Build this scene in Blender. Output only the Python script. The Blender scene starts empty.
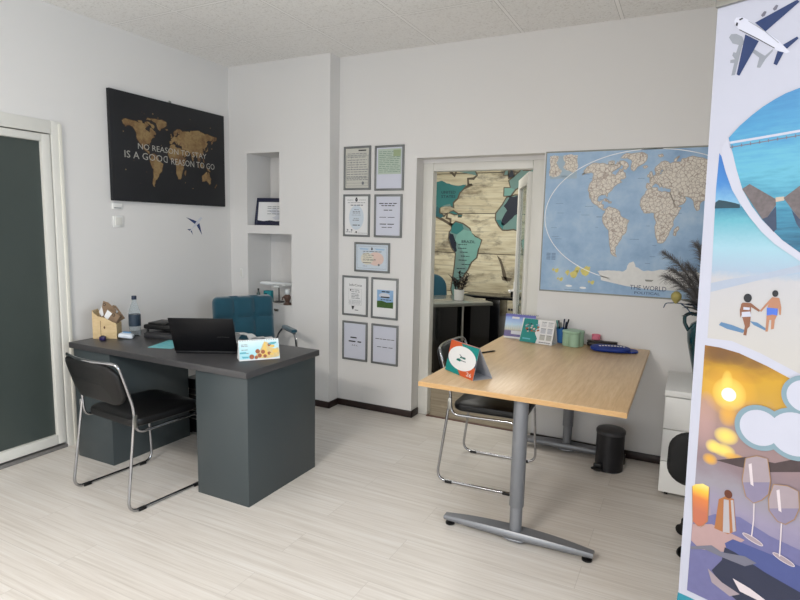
import bpy, bmesh, math, random
from math import sin, cos, pi, radians as R
from mathutils import Vector, Matrix
from mathutils.geometry import tessellate_polygon

scene = bpy.context.scene
COL = scene.collection
random.seed(7)

# ---------------------------------------------------------------- camera
YAW, PITCH, ROLL, FPX = 0.46814, 0.12668, 0.02092, 569.12
CAM = Vector((3.7030, -3.9126, 1.5354))
_fw = Vector((-sin(YAW)*cos(PITCH), cos(YAW)*cos(PITCH), -sin(PITCH)))
_r0 = Vector((cos(YAW), sin(YAW), 0)); _u0 = _r0.cross(_fw)
_r = _r0*cos(ROLL) + _u0*sin(ROLL); _u = -_r0*sin(ROLL) + _u0*cos(ROLL)
cd = bpy.data.cameras.new('camera'); cam = bpy.data.objects.new('camera', cd); COL.objects.link(cam)
M = Matrix((_r, _u, -_fw)).transposed().to_4x4(); M.translation = CAM
cam.matrix_world = M
cd.sensor_fit = 'HORIZONTAL'; cd.sensor_width = 36; cd.lens = 36*FPX/800; cd.clip_start = .05
scene.camera = cam

# ---------------------------------------------------------------- materials
MATS = {}
def srgb(c):
    if isinstance(c, str):
        c = tuple(int(c[i:i+2], 16)/255 for i in (0, 2, 4))
    return tuple((x/12.92 if x <= .04045 else ((x+.055)/1.055)**2.4) for x in c) + (1,)
class NT:
    def __init__(s, name):
        s.m = bpy.data.materials.new(name); s.m.use_nodes = True
        s.t = s.m.node_tree; s.n = s.t.nodes; s.b = s.n['Principled BSDF']
    def add(s, typ, **kw):
        n = s.n.new('ShaderNode'+typ)
        for k, v in kw.items(): setattr(n, k, v)
        return n
    def link(s, a, b): s.t.links.new(a, b)
    def val(s, sock, v):
        if hasattr(v, 'is_linked'): s.link(v, sock)
        else: sock.default_value = v
    def math(s, op, a, b=0, c=0):
        n = s.add('Math', operation=op)
        s.val(n.inputs[0], a); s.val(n.inputs[1], b); s.val(n.inputs[2], c)
        return n.outputs[0]
    def coord(s, scale=(1, 1, 1), loc=(0, 0, 0), kind='Object', rot=(0, 0, 0)):
        tc = s.add('TexCoord'); mp = s.add('Mapping')
        s.link(tc.outputs[kind], mp.inputs[0])
        mp.inputs['Scale'].default_value = scale; mp.inputs['Location'].default_value = loc
        mp.inputs['Rotation'].default_value = rot
        return mp.outputs[0]
    def noise(s, vec, scale=5, detail=2, rough=.5):
        n = s.add('TexNoise'); s.link(vec, n.inputs['Vector'])
        n.inputs['Scale'].default_value = scale; n.inputs['Detail'].default_value = detail
        n.inputs['Roughness'].default_value = rough
        return n.outputs['Fac']
    def ramp(s, fac, stops, interp='LINEAR'):
        n = s.add('ValToRGB'); s.link(fac, n.inputs[0]); cr = n.color_ramp; cr.interpolation = interp
        while len(cr.elements) < len(stops): cr.elements.new(.5)
        for e, (p, c) in zip(cr.elements, stops): e.position = p; e.color = srgb(c) if not isinstance(c, float) else (c, c, c, 1)
        return n.outputs[0]
    def mix(s, fac, a, b, mode='MIX'):
        n = s.add('Mix', data_type='RGBA', blend_type=mode)
        s.val(n.inputs[0], fac); s.val(n.inputs[6], a); s.val(n.inputs[7], b)
        return n.outputs[2]
    def bump(s, h, strength=.2, dist=.01):
        n = s.add('Bump'); n.inputs['Strength'].default_value = strength; n.inputs['Distance'].default_value = dist
        s.link(h, n.inputs['Height']); s.link(n.outputs[0], s.b.inputs['Normal'])
    def sep(s, vec):
        n = s.add('SeparateXYZ'); s.link(vec, n.inputs[0]); return n.outputs
    def comb(s, x=0, y=0, z=0):
        n = s.add('CombineXYZ')
        for i, v in enumerate((x, y, z)): s.val(n.inputs[i], v)
        return n.outputs[0]

def mat(name, col, rough=.5, metal=0, var=.06, vscale=12, bump=0, bscale=200, spec=.5, trans=0, alpha=1, ior=1.45, sheen=0, coat=0, stretch=(1, 1, 1)):
    """plain surface with a slight procedural mottling"""
    if name in MATS: return MATS[name]
    t = NT(name); b = t.b
    c = srgb(col)
    v = t.coord(stretch)
    if var:
        f = t.noise(v, vscale, 3)
        lo = tuple(x*(1-var) for x in c[:3])+(1,); hi = tuple(min(1, x*(1+var)) for x in c[:3])+(1,)
        t.link(t.mix(f, lo, hi), b.inputs['Base Color'])
    else: b.inputs['Base Color'].default_value = c
    b.inputs['Roughness'].default_value = rough; b.inputs['Metallic'].default_value = metal
    b.inputs['Specular IOR Level'].default_value = spec; b.inputs['IOR'].default_value = ior
    b.inputs['Transmission Weight'].default_value = trans; b.inputs['Alpha'].default_value = alpha
    b.inputs['Sheen Weight'].default_value = sheen; b.inputs['Coat Weight'].default_value = coat
    if bump: t.bump(t.noise(v, bscale, 2), bump, .002)
    MATS[name] = t.m
    return t.m
def ramp_mat(name, axis, lo, hi, stops, rough=.5, nscale=0, namp=0, nstretch=(1, 1, 1), interp='LINEAR'):
    """printed picture: colours run along one axis of the printed sheet"""
    t = NT(name); v = t.coord()
    x = t.sep(v)[axis]
    f = t.math('DIVIDE', t.math('SUBTRACT', x, lo), hi-lo)
    if namp:
        n = t.noise(t.coord(nstretch), nscale, 4, .6)
        f = t.math('ADD', f, t.math('MULTIPLY', t.math('SUBTRACT', n, .5), namp))
    t.link(t.ramp(f, stops, interp), t.b.inputs['Base Color'])
    t.b.inputs['Roughness'].default_value = rough
    MATS[name] = t.m
    return t.m

def wall_paint(name, col):
    t = NT(name); v = t.coord()
    c = srgb(col)
    t.link(t.mix(t.noise(v, 1.3, 3), tuple(x*.965 for x in c[:3])+(1,), c), t.b.inputs['Base Color'])
    t.b.inputs['Roughness'].default_value = .75; t.b.inputs['Specular IOR Level'].default_value = .3
    t.bump(t.noise(v, 90, 3), .06, .003)
    MATS[name] = t.m; return t.m
WALL = wall_paint('wall_paint', (.875, .868, .86))
WHITE = mat('white_lacquer', (.90, .90, .89), .4, var=.02)

def floor_mat(name, dark, mid, light, gap, rough, w=.19, ln=1.28):
    t = NT(name); v = t.coord()
    br = t.add('TexBrick'); t.link(v, br.inputs['Vector'])
    br.offset = .37; br.inputs['Scale'].default_value = 1
    br.inputs['Brick Width'].default_value = ln; br.inputs['Row Height'].default_value = w
    br.inputs['Mortar Size'].default_value = .0012; br.inputs['Mortar Smooth'].default_value = .2
    br.inputs['Color1'].default_value = (0, 0, 0, 1); br.inputs['Color2'].default_value = (1, 1, 1, 1)
    br.inputs['Mortar'].default_value = (.5, .5, .5, 1)
    s = t.sep(v); idv = t.math('MULTIPLY', br.outputs['Color'], 7.3)
    sv = t.comb(t.math('MULTIPLY', s[0], 1.1), t.math('MULTIPLY', s[1], 32), idv)
    f1 = t.noise(sv, 1.6, 5, .62)
    sv2 = t.comb(t.math('MULTIPLY', s[0], 2.5), t.math('MULTIPLY', s[1], 110), idv)
    f2 = t.noise(sv2, 1, 3)
    f = t.math('ADD', t.math('MULTIPLY', f1, .72), t.math('MULTIPLY', f2, .28))
    f = t.math('ADD', f, t.math('MULTIPLY', t.math('SUBTRACT', br.outputs['Color'], .5), .05))
    c = t.ramp(f, [(.3, dark), (.5, mid), (.68, light)])
    t.link(t.mix(t.math('MULTIPLY', br.outputs['Fac'], .55), c, srgb(gap)), t.b.inputs['Base Color'])
    t.b.inputs['Roughness'].default_value = rough
    t.bump(t.math('SUBTRACT', t.math('MULTIPLY', f2, .3), br.outputs['Fac']), .12, .002)
    MATS[name] = t.m; return t.m
FLOOR = floor_mat('pale_laminate', (.785, .755, .72), (.855, .83, .80), (.895, .88, .86), (.68, .65, .62), .30)
FLOOR2 = floor_mat('brown_laminate', (.40, .36, .30), (.56, .51, .44), (.66, .62, .55), (.30, .26, .22), .4)

def ceiling_mat():
    t = NT('ceiling_tiles'); v = t.coord((1, 1, 1)); s = t.sep(v); P = .645
    def line(x, off):
        f = t.math('FRACT', t.math('DIVIDE', t.math('SUBTRACT', x, off), P))
        d = t.math('MULTIPLY', t.math('MINIMUM', f, t.math('SUBTRACT', 1, f)), P)
        return d
    d = t.math('MINIMUM', line(s[0], 1.272-.645*4), line(s[1], -.490-.645*12))
    bar = t.math('LESS_THAN', d, .011)
    gap = t.math('MULTIPLY', t.math('LESS_THAN', d, .0135), t.math('SUBTRACT', 1, bar))
    n = t.noise(v, 75, 3, .7); n2 = t.noise(v, 240, 2)
    fis = t.ramp(n, [(.34, (.86, .85, .835)), (.46, (.94, .935, .925)), (.7, (.955, .95, .94))])
    fis = t.mix(t.math('MULTIPLY', t.math('GREATER_THAN', n2, .62),   .2), fis, srgb((.74, .73, .71)))
    c = t.mix(bar, fis, srgb((.96, .955, .945)))
    c = t.mix(t.math('MULTIPLY', gap, .6), c, srgb((.45, .44, .42)))
    t.link(c, t.b.inputs['Base Color']); t.b.inputs['Roughness'].default_value = .9
    t.bump(t.mix(bar, n, (.9, .9, .9, 1)), .25, .004)
    return t.m
CEIL = ceiling_mat()
BASE = mat('dark_brown_baseboard', (.17, .12, .11), .45, var=.1)
CHROME = mat('polished_chrome', (.66, .66, .67), .10, 1, var=.02)
STEEL = mat('brushed_steel', (.62, .62, .60), .32, 1)
BLACK = mat('black_leatherette', (.02, .02, .025), .45, var=.15, vscale=40, bump=.12, bscale=260)
BLACKP = mat('black_plastic', (.04, .04, .045), .4, var=.1)
BLACKM = mat('black_mesh_back', (.045, .047, .055), .75, bump=.2, bscale=400)
GREYT = mat('grey_powder_coat', (.50, .51, .53), .38, .35, var=.04, vscale=30)
SLATE = mat('slate_laminate', (.24, .27, .28), .42, var=.03, vscale=6)
DESKTOP = mat('charcoal_laminate', (.265, .262, .268), .40, var=.09, vscale=60, stretch=(1, 8, 8))
TEALV = mat('teal_velvet', (.015, .265, .335), .8, var=.22, vscale=9, sheen=.5, bump=.08, bscale=350)
DGLASS = mat('dark_frosted_glass', (.26, .29, .28), .3, var=.08, vscale=3)
def wood_mat(name, a, b, c, sx=(1, 14, 14), sc=3, rough=.35):
    t = NT(name); v = t.coord(sx)
    f = t.math('ADD', t.math('MULTIPLY', t.noise(v, sc, 5, .6), .75), t.math('MULTIPLY', t.noise(t.coord(tuple(4*x for x in sx)), sc, 2), .25))
    t.link(t.ramp(f, [(.32, a), (.5, b), (.68, c)]), t.b.inputs['Base Color'])
    t.b.inputs['Roughness'].default_value = rough
    MATS[name] = t.m; return t.m
BEECH = wood_mat('beech_veneer', (.78, .645, .475), (.83, .70, .53), (.87, .755, .60), (16, 1, 16), 2.4, .34)
BEECHE = wood_mat('beech_edge', (.72, .56, .36), (.76, .60, .40), (.80, .65, .45), (2, 2, 20), 3, .4)
PLY = wood_mat('plywood', (.74, .64, .47), (.79, .69, .52), (.82, .73, .57), (2, 2, 12), 4, .5)
PAPER = mat('white_paper', (.88, .88, .88), .6, var=.015)
INK = mat('dark_ink', (.13, .13, .15), .6, var=0)
GREYINK = mat('grey_ink', (.45, .46, .48), .6, var=0)

# ---------------------------------------------------------------- mesh builder
def smooth_path(pts, fr, closed=False, n=6):
    """polyline with filleted corners"""
    pts = [Vector(p) for p in pts]; out = []; N = len(pts)
    for i, p in enumerate(pts):
        if not closed and i in (0, N-1): out.append(p); continue
        a = pts[i-1]-p; b = pts[(i+1) % N]-p
        la, lb = a.length, b.length
        f = fr[i] if isinstance(fr, (list, tuple)) else fr
        ang = a.angle(b)
        if f <= 0 or ang > pi-.02: out.append(p); continue
        d = min(f/math.tan(ang/2), la*.48, lb*.48)
        p0 = p+a/la*d; p1 = p+b/lb*d
        for k in range(n+1):
            t = k/n
            out.append(p0*(1-t)**2 + p*2*t*(1-t) + p1*t*t)
    return out
class MB:
    def __init__(s): s.bm = bmesh.new()
    def add(s, vs, fs, mi=0, M=None):
        bv = [s.bm.verts.new(M @ Vector(v) if M else v) for v in vs]; out = []
        for f in fs:
            try:
                q = s.bm.faces.new([bv[i] for i in f]); q.material_index = mi; out.append(q)
            except ValueError: pass
        return bv, out
    def box(s, c, d, bev=0, mi=0, M=None, seg=2):
        x, y, z = (q/2 for q in d); cx, cy, cz = c
        vs = [(cx+a*x, cy+b*y, cz+e*z) for e in (-1, 1) for b in (-1, 1) for a in (-1, 1)]
        fs = [(0, 2, 3, 1), (4, 5, 7, 6), (0, 1, 5, 4), (2, 6, 7, 3), (0, 4, 6, 2), (1, 3, 7, 5)]
        bv, bf = s.add(vs, fs, mi, M)
        if bev:
            es = list({e for f in bf for e in f.edges})
            r = bmesh.ops.bevel(s.bm, geom=es, offset=bev, segments=seg, profile=.5, affect='EDGES')
            for f in r['faces']: f.material_index = mi
        return s
    def span(s, lo, hi, bev=0, mi=0, M=None):
        return s.box([(a+b)/2 for a, b in zip(lo, hi)], [b-a for a, b in zip(lo, hi)], bev, mi, M)
    def tube(s, pts, r, seg=10, closed=False, mi=0, M=None, flat=1):
        pts = [Vector(p) for p in pts]; N = len(pts)
        T = []
        for i in range(N):
            a = pts[i-1] if (i or closed) else pts[0]; b = pts[(i+1) % N] if (i < N-1 or closed) else pts[-1]
            T.append((b-a).normalized())
        up = Vector((0, 0, 1)) if abs(T[0].z) < .9 else Vector((1, 0, 0))
        nn = (up-T[0]*up.dot(T[0])).normalized(); vs = []
        for i in range(N):
            nn = (nn-T[i]*nn.dot(T[i])).normalized(); bb = T[i].cross(nn)
            rr = r[i] if isinstance(r, (list, tuple)) else r
            for k in range(seg):
                a = 2*pi*k/seg; vs.append(pts[i]+nn*(rr*cos(a)*flat)+bb*(rr*sin(a)))
        fs = []
        for i in range(N if closed else N-1):
            j = (i+1) % N
            for k in range(seg):
                l = (k+1) % seg
                fs.append((i*seg+k, i*seg+l, j*seg+l, j*seg+k))
        if not closed:
            fs.append(tuple(range(seg))[::-1]); fs.append(tuple((N-1)*seg+k for k in range(seg)))
        s.add(vs, fs, mi, M); return s
    def lathe(s, prof, c=(0, 0, 0), seg=24, mi=0, M=None, lobes=0, lob=0):
        vs = []; fs = []; n = len(prof)
        for (r, z) in prof:
            for k in range(seg):
                a = 2*pi*k/seg; rr = r*(1+lob*abs(cos(lobes*a/2))-lob) if lobes else r
                vs.append((c[0]+rr*cos(a), c[1]+rr*sin(a), c[2]+z))
        for i in range(n-1):
            for k in range(seg):
                l = (k+1) % seg
                fs.append((i*seg+k, i*seg+l, (i+1)*seg+l, (i+1)*seg+k))
        if prof[0][0] > 1e-6: fs.append(tuple(range(seg))[::-1])
        if prof[-1][0] > 1e-6: fs.append(tuple((n-1)*seg+k for k in range(seg)))
        s.add(vs, fs, mi, M)
        return s
    def prism(s, poly, axis, lo, hi, mi=0, M=None):
        """extrude a polygon (list of 2D points) along an axis (0,1,2)"""
        n = len(poly)
        def p3(a, b, t): return {0: (t, a, b), 1: (a, t, b), 2: (a, b, t)}[axis]
        vs = [p3(a, b, lo) for a, b in poly]+[p3(a, b, hi) for a, b in poly]
        tri = tessellate_polygon([[Vector((a, b, 0)) for a, b in poly]])
        fs = [tuple(t) for t in tri]+[tuple(n+i for i in t[::-1]) for t in tri]
        fs += [(i, (i+1) % n, n+(i+1) % n, n+i) for i in range(n)]
        s.add(vs, fs, mi, M); return s
    def pad(s, w, d, h, cr, edge, M=None, mi=0, puff=0, nc=6, ne=4):
        """cushion: rounded rectangle w x d, thickness h (local z), rounded rim, puffed faces"""
        def ring(inset, z):
            ww, dd = w/2-inset, d/2-inset; c = max(cr-inset, .004); o = []
            for q, (sx, sy) in enumerate(((1, 1), (-1, 1), (-1, -1), (1, -1))):
                for k in range(nc+1):
                    a = (q+k/nc)*pi/2
                    o.append((sx*(ww-c)+c*cos(a), sy*(dd-c)+c*sin(a), z))
            return o
        rings = []
        for k in range(ne+1):
            a = -pi/2+k/ne*pi
            rings.append(ring(edge*(1-cos(a)), h/2*sin(a)))
        ins = [.2, .4, .6, .8, .96]; m = min(w, d)/2
        top = [ring(edge+(m-edge)*t, h/2+puff*(1-(1-t)**2)) for t in ins]
        bot = [ring(edge+(m-edge)*t, -h/2-puff*.4*(1-(1-t)**2)) for t in ins]
        allr = bot[::-1]+rings+top; n = len(allr[0]); vs = [v for r_ in allr for v in r_]; fs = []
        for i in range(len(allr)-1):
            for k in range(n):
                l = (k+1) % n
                fs.append((i*n+k, i*n+l, (i+1)*n+l, (i+1)*n+k))
        fs.append(tuple(range(n))[::-1]); fs.append(tuple((len(allr)-1)*n+k for k in range(n)))
        s.add(vs, fs, mi, M); return s
    def build(s, name, mats, parent=None, smooth=40, bend=None):
        if bend:
            for v in s.bm.verts: v.co = Vector(bend(v.co))
        bmesh.ops.recalc_face_normals(s.bm, faces=s.bm.faces)
        me = bpy.data.meshes.new(name); s.bm.to_mesh(me); s.bm.free()
        if not isinstance(mats, (list, tuple)): mats = [mats]
        for m in mats: me.materials.append(m)
        if smooth:
            me.polygons.foreach_set('use_smooth', [True]*len(me.polygons))
            me.set_sharp_from_angle(angle=R(smooth))
        o = bpy.data.objects.new(name, me); COL.objects.link(o)
        if parent: o.parent = parent
        return o
def thing(name, label, cat, loc=(0, 0, 0), rz=0, group=None, rot=None):
    o = bpy.data.objects.new(name, None); COL.objects.link(o)
    o.empty_display_size = .1
    o.location = loc; o.rotation_euler = rot if rot else (0, 0, rz)
    return tag(o, label, cat, group)
def tag(o, label, cat, group=None):
    o['label'] = label; o['category'] = cat
    if group: o['group'] = group
    return o
def structure(o): o['kind'] = 'structure'; return o
def copy_tree(o, parent=None):
    c = o.copy(); COL.objects.link(c)
    if parent: c.parent = parent
    for ch in list(o.children): copy_tree(ch, c)
    return c

# ---------------------------------------------------------------- printed sheets
_txt = {}
def text_geo(s):
    if s in _txt: return _txt[s]
    c = bpy.data.curves.new('t', 'FONT'); c.body = s; c.align_x = 'LEFT'; c.resolution_u = 2
    o = bpy.data.objects.new('t', c); me = bpy.data.meshes.new_from_object(o)
    vs = [tuple(v.co) for v in me.vertices]; fs = [tuple(p.vertices) for p in me.polygons]
    bpy.data.objects.remove(o); bpy.data.curves.remove(c); bpy.data.meshes.remove(me)
    x0 = min(v[0] for v in vs); x1 = max(v[0] for v in vs); y0 = min(v[1] for v in vs); y1 = max(v[1] for v in vs)
    _txt[s] = ([((v[0]-x0)/(x1-x0), (v[1]-y0)/(y1-y0)) for v in vs], fs, (x1-x0)/(y1-y0)); return _txt[s]
class Sheet(MB):
    """flat print in the local XZ plane facing -Y; layers of ink lie a hair apart"""
    def __init__(s, y0=0, step=.0006): super().__init__(); s.y0 = y0; s.step = step; s.mats = []
    def mi(s, m):
        if m not in s.mats: s.mats.append(m)
        return s.mats.index(m)
    def y(s, k): return s.y0-s.step*k
    def poly(s, pts, m, k=1):
        tri = tessellate_polygon([[Vector((a, b, 0)) for a, b in pts]])
        s.add([(a, s.y(k), b) for a, b in pts], [tuple(t) for t in tri], s.mi(m))
    def rect(s, x0, z0, x1, z1, m, k=1): s.poly([(x0, z0), (x1, z0), (x1, z1), (x0, z1)], m, k)
    def disc(s, x, z, rx, rz, m, k=1, n=28, rot=0):
        s.poly([(x+rx*cos(2*pi*i/n)*cos(rot)-rz*sin(2*pi*i/n)*sin(rot), z+rx*cos(2*pi*i/n)*sin(rot)+rz*sin(2*pi*i/n)*cos(rot)) for i in range(n)], m, k)
    def stroke(s, pts, w, m, k=1, closed=False):
        n = len(pts); L = []
        for i in range(n):
            a = pts[i-1] if (i or closed) else pts[0]; b = pts[(i+1) % n] if (i < n-1 or closed) else pts[-1]
            t = Vector((b[0]-a[0], b[1]-a[1])); t = t.normalized() if t.length > 1e-9 else Vector((1, 0))
            L.append((-t.y*w/2, t.x*w/2))
        vs = [(p[0]+q[0], s.y(k), p[1]+q[1]) for p, q in zip(pts, L)]+[(p[0]-q[0], s.y(k), p[1]-q[1]) for p, q in zip(pts, L)]
        s.add(vs, [(i, (i+1) % n, n+(i+1) % n, n+i) for i in range(n if closed else n-1)], s.mi(m))
    def text(s, st, x0, z0, x1, h, m, k=2, mirror=False, slant=0):
        vs, fs, ar = text_geo(st)
        s.add([((x1-(x1-x0)*a if mirror else x0+(x1-x0)*a), s.y(k), z0+slant*(x1-x0)*a+h*b) for a, b in vs], fs, s.mi(m))
    def lines(s, x0, x1, z, h, m, k=2, words=4, rnd=None):
        """a line of tiny unreadable print"""
        rnd = rnd or random; x = x0; W = (x1-x0)/words
        while x < x1-W*.2:
            w = min(W*rnd.uniform(.5, 1.1), x1-x); s.rect(x, z, x+w, z+h, m, k); x += w+W*.16
    def done(s, name, parent=None): return s.build(name, s.mats, parent, smooth=0)

def roughen(pts, amp, n=2, seed=1):
    rnd = random.Random(seed)
    for _ in range(n):
        o = []
        for i, p in enumerate(pts):
            q = pts[(i+1) % len(pts)]; l = math.hypot(q[0]-p[0], q[1]-p[1])
            o.append(p); o.append(((p[0]+q[0])/2+rnd.uniform(-1, 1)*amp*l, (p[1]+q[1])/2+rnd.uniform(-1, 1)*amp*l))
        pts = o
    return pts
LAND = dict(
 north_america=[(-168,66),(-162,70),(-156,71),(-140,70),(-128,70),(-115,68),(-108,68),(-95,68),(-94,72),(-85,69),(-82,66),(-87,64),(-94,60),(-93,57),(-85,55),(-80,52),(-79,55),(-77,60),(-78,62),(-72,62),(-66,58),(-62,57),(-57,52),(-60,50),(-66,50),(-65,46),(-61,46),(-70,43),(-74,40),(-76,35),(-81,31),(-80,26),(-82,28),(-84,30),(-90,29),(-97,27),(-97,21),(-91,18),(-87,21),(-88,16),(-83,15),(-83,10),(-78,9),(-81,8),(-86,11),(-92,14),(-97,16),(-105,20),(-109,26),(-113,31),(-110,23),(-115,30),(-121,35),(-124,41),(-124,48),(-130,54),(-135,58),(-145,60),(-152,59),(-160,56),(-158,58),(-165,61)],
 greenland=[(-73,78),(-60,82),(-35,83),(-20,80),(-20,73),(-27,69),(-40,65),(-44,60),(-50,62),(-54,68),(-57,74),(-66,76)],
 baffin=[(-62,66),(-68,70),(-80,73),(-90,73),(-85,70),(-74,67),(-72,63),(-65,62)],
 victoria=[(-118,72),(-105,73),(-102,69),(-115,69)],
 ellesmere=[(-90,77),(-85,81),(-65,82),(-77,77)],
 south_america=[(-77,8),(-72,12),(-62,10),(-52,5),(-50,0),(-44,-3),(-35,-6),(-39,-14),(-41,-22),(-48,-26),(-53,-33),(-57,-36),(-58,-38),(-62,-40),(-65,-43),(-66,-47),(-69,-51),(-67,-55),(-72,-53),(-75,-48),(-73,-40),(-71,-30),(-70,-19),(-76,-14),(-81,-5),(-80,1),(-77,4)],
 africa=[(-17,15),(-17,21),(-10,29),(-6,35),(3,37),(10,37),(11,33),(19,31),(24,32),(32,31),(34,27),(37,21),(39,15),(43,11),(51,12),(46,4),(40,-3),(40,-11),(35,-20),(32,-27),(27,-34),(19,-34),(15,-27),(12,-17),(13,-8),(9,-1),(9,4),(3,6),(-4,5),(-9,5),(-13,9)],
 madagascar=[(44,-17),(49,-13),(50,-16),(47,-25),(44,-23)],
 eurasia=[(-9,37),(-9,43),(-2,43),(-4,48),(2,51),(8,54),(8,57),(11,56),(10,54),(19,54),(24,59),(29,60),(22,61),(24,65),(18,62),(18,60),(16,57),(12,56),(7,58),(5,61),(12,66),(20,70),(28,71),(40,67),(44,68),(55,69),(68,69),(72,73),(80,73),(100,76),(113,74),(130,71),(140,73),(160,70),(180,69),(178,63),(170,60),(163,59),(162,54),(157,51),(156,57),(163,62),(155,59),(142,59),(135,54),(141,52),(135,44),(129,41),(129,36),(126,35),(125,39),(121,39),(118,38),(122,37),(120,34),(122,30),(119,25),(114,22),(108,21),(109,15),(106,9),(103,10),(100,13),(103,2),(101,4),(98,9),(97,16),(92,22),(87,21),(80,15),(80,10),(77,8),(73,17),(72,21),(67,25),(57,26),(50,30),(48,30),(52,25),(56,26),(59,22),(52,16),(44,13),(39,21),(35,28),(36,36),(30,37),(27,37),(26,40),(22,37),(19,42),(13,46),(18,40),(16,38),(12,42),(8,44),(3,42),(0,39),(-2,37)],
 britain=[(-5,50),(1,51),(0,53),(-2,56),(-3,58),(-6,57),(-3,54),(-5,52)], ireland=[(-10,52),(-6,52),(-6,55),(-9,54)], iceland=[(-24,65),(-18,66),(-14,65),(-19,63)],
 japan=[(131,32),(136,34),(141,36),(142,43),(140,41),(137,37),(132,34)],
 australia=[(114,-22),(122,-18),(129,-14),(132,-11),(137,-12),(136,-15),(140,-18),(142,-11),(146,-18),(153,-26),(150,-37),(144,-39),(138,-34),(131,-31),(124,-33),(115,-34)],
 zealand=[(167,-46),(172,-41),(175,-37),(178,-38),(174,-41),(170,-46)],
 guinea=[(131,-1),(141,-3),(150,-10),(138,-8)], borneo=[(109,2),(116,7),(119,1),(115,-4),(110,-2)], sumatra=[(95,5),(104,-2),(105,-6),(100,-1)], sulawesi=[(119,1),(125,1),(121,-5)], luzon=[(120,18),(122,17),(125,8),(122,9)],
 cuba=[(-85,22),(-80,23),(-74,20),(-78,20)], hispaniola=[(-74,19),(-69,19),(-70,18),(-74,18)], svalbard=[(12,79),(22,80),(25,78),(17,77)], novaya=[(52,71),(57,74),(68,77),(60,74),(56,71)],
)

# ================================================================ the room
H = 2.886; XR = 5.2; YF = -6.9; YB = .139; YE = .36; XC = 1.066; DX0, DX1, DZ = 1.775, 2.756, 2.069
structure(MB().span((-.15, YF-.15, -.1), (XR+.15, .262, 0)).build('floor', FLOOR))
structure(MB().span((-.15, YF-.15, H), (XR+.15, YE, H+.1)).build('ceiling', CEIL))
b = MB()
b.span((-.15, YF-.15, 0), (0, -2.64, H)); b.span((-.15, -1.532, 0), (0, YE, H)); b.span((-.15, -2.64, 2.164), (0, -1.532, H))
structure(b.build('wall_left', WALL))
RW0, RW1, RZ0, RZ1 = -5.6, -2.6, .85, 2.35
b = MB(); b.span((XR, YF-.15, 0), (XR+.15, RW0, H)); b.span((XR, RW1, 0), (XR+.15, YE, H)); b.span((XR, RW0, 0), (XR+.15, RW1, RZ0)); b.span((XR, RW0, RZ1), (XR+.15, RW1, H))
structure(b.build('wall_right', WALL))
b = MB()
for y in (RW0, (RW0+RW1)/2-.03, RW1-.06): b.span((XR+.04, y, RZ0), (XR+.11, y+.06, RZ1), .005)
for z in (RZ0, RZ1-.06): b.span((XR+.04, RW0, z), (XR+.11, RW1, z+.06), .005)
structure(b.build('window_2', WHITE))
# back wall: the stretch beside the column, the deep doorway, the stretch with the map
b = MB()
b.span((XC, YB, 0), (DX0, YE, H)); b.span((DX1, YB, 0), (XR, YE, H)); b.span((DX0, YB, DZ), (DX1, YE, H))
structure(b.build('wall_back', WALL))
# the projecting column with two niches cut into it
b = MB(); NY = .315
n1 = (.198, .553, 1.530, 2.146); n2 = (.203, .680, .845, 1.458)
b.span((0, NY, 0), (XC, YE, H))
b.span((0, 0, 0), (n1[0], NY, H)); b.span((n2[1], 0, 0), (XC, NY, H))
b.span((n1[0], 0, n1[3]), (n2[1], NY, H)); b.span((n1[0], 0, 0), (n2[1], NY, n2[2])); b.span((n1[0], 0, n2[3]), (n2[1], NY, n1[2]))
b.span((n1[1], 0, n1[2]), (n2[1], NY, n1[3]))
structure(b.build('wall_niche', WALL))
def baseboard(name, segs):
    b = MB()
    for lo, hi in segs: b.span((lo[0], lo[1], 0), (hi[0], hi[1], .056), .004)
    structure(b.build(name, BASE))
baseboard('baseboard_niche', [((0, -.012), (XC+.012, 0)), ((XC, -.012), (XC+.012, YB))])
baseboard('baseboard_back', [((XC+.012, YB-.012), (DX0+.012, YB)), ((DX0, YB-.012), (DX0+.012, .255)), ((DX1, YB-.012), (XR, YB))])
baseboard('baseboard_left', [((0, -1.50), (.012, -.012)), ((0, YF), (.012, -2.66))])
baseboard('baseboard_right', [((XR-.012, YF), (XR, YB-.012))])
# front wall behind the camera with the shop window that lights the room
WX0, WX1, WZ0, WZ1 = .55, 4.3, .85, 2.35
b = MB(); b.span((0, YF-.15, 0), (WX0, YF, H)); b.span((WX1, YF-.15, 0), (XR, YF, H)); b.span((WX0, YF-.15, 0), (WX1, YF, WZ0)); b.span((WX0, YF-.15, WZ1), (WX1, YF, H))
structure(b.build('wall_front', WALL))
b = MB()
for x in (WX0, (WX0+WX1)/2-.03, WX1-.06): b.span((x, YF-.11, WZ0), (x+.06, YF-.04, WZ1), .005)
for z in (WZ0, WZ1-.06): b.span((WX0, YF-.11, z), (WX1, YF-.04, z+.06), .005)
structure(b.build('window_1', WHITE))

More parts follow.
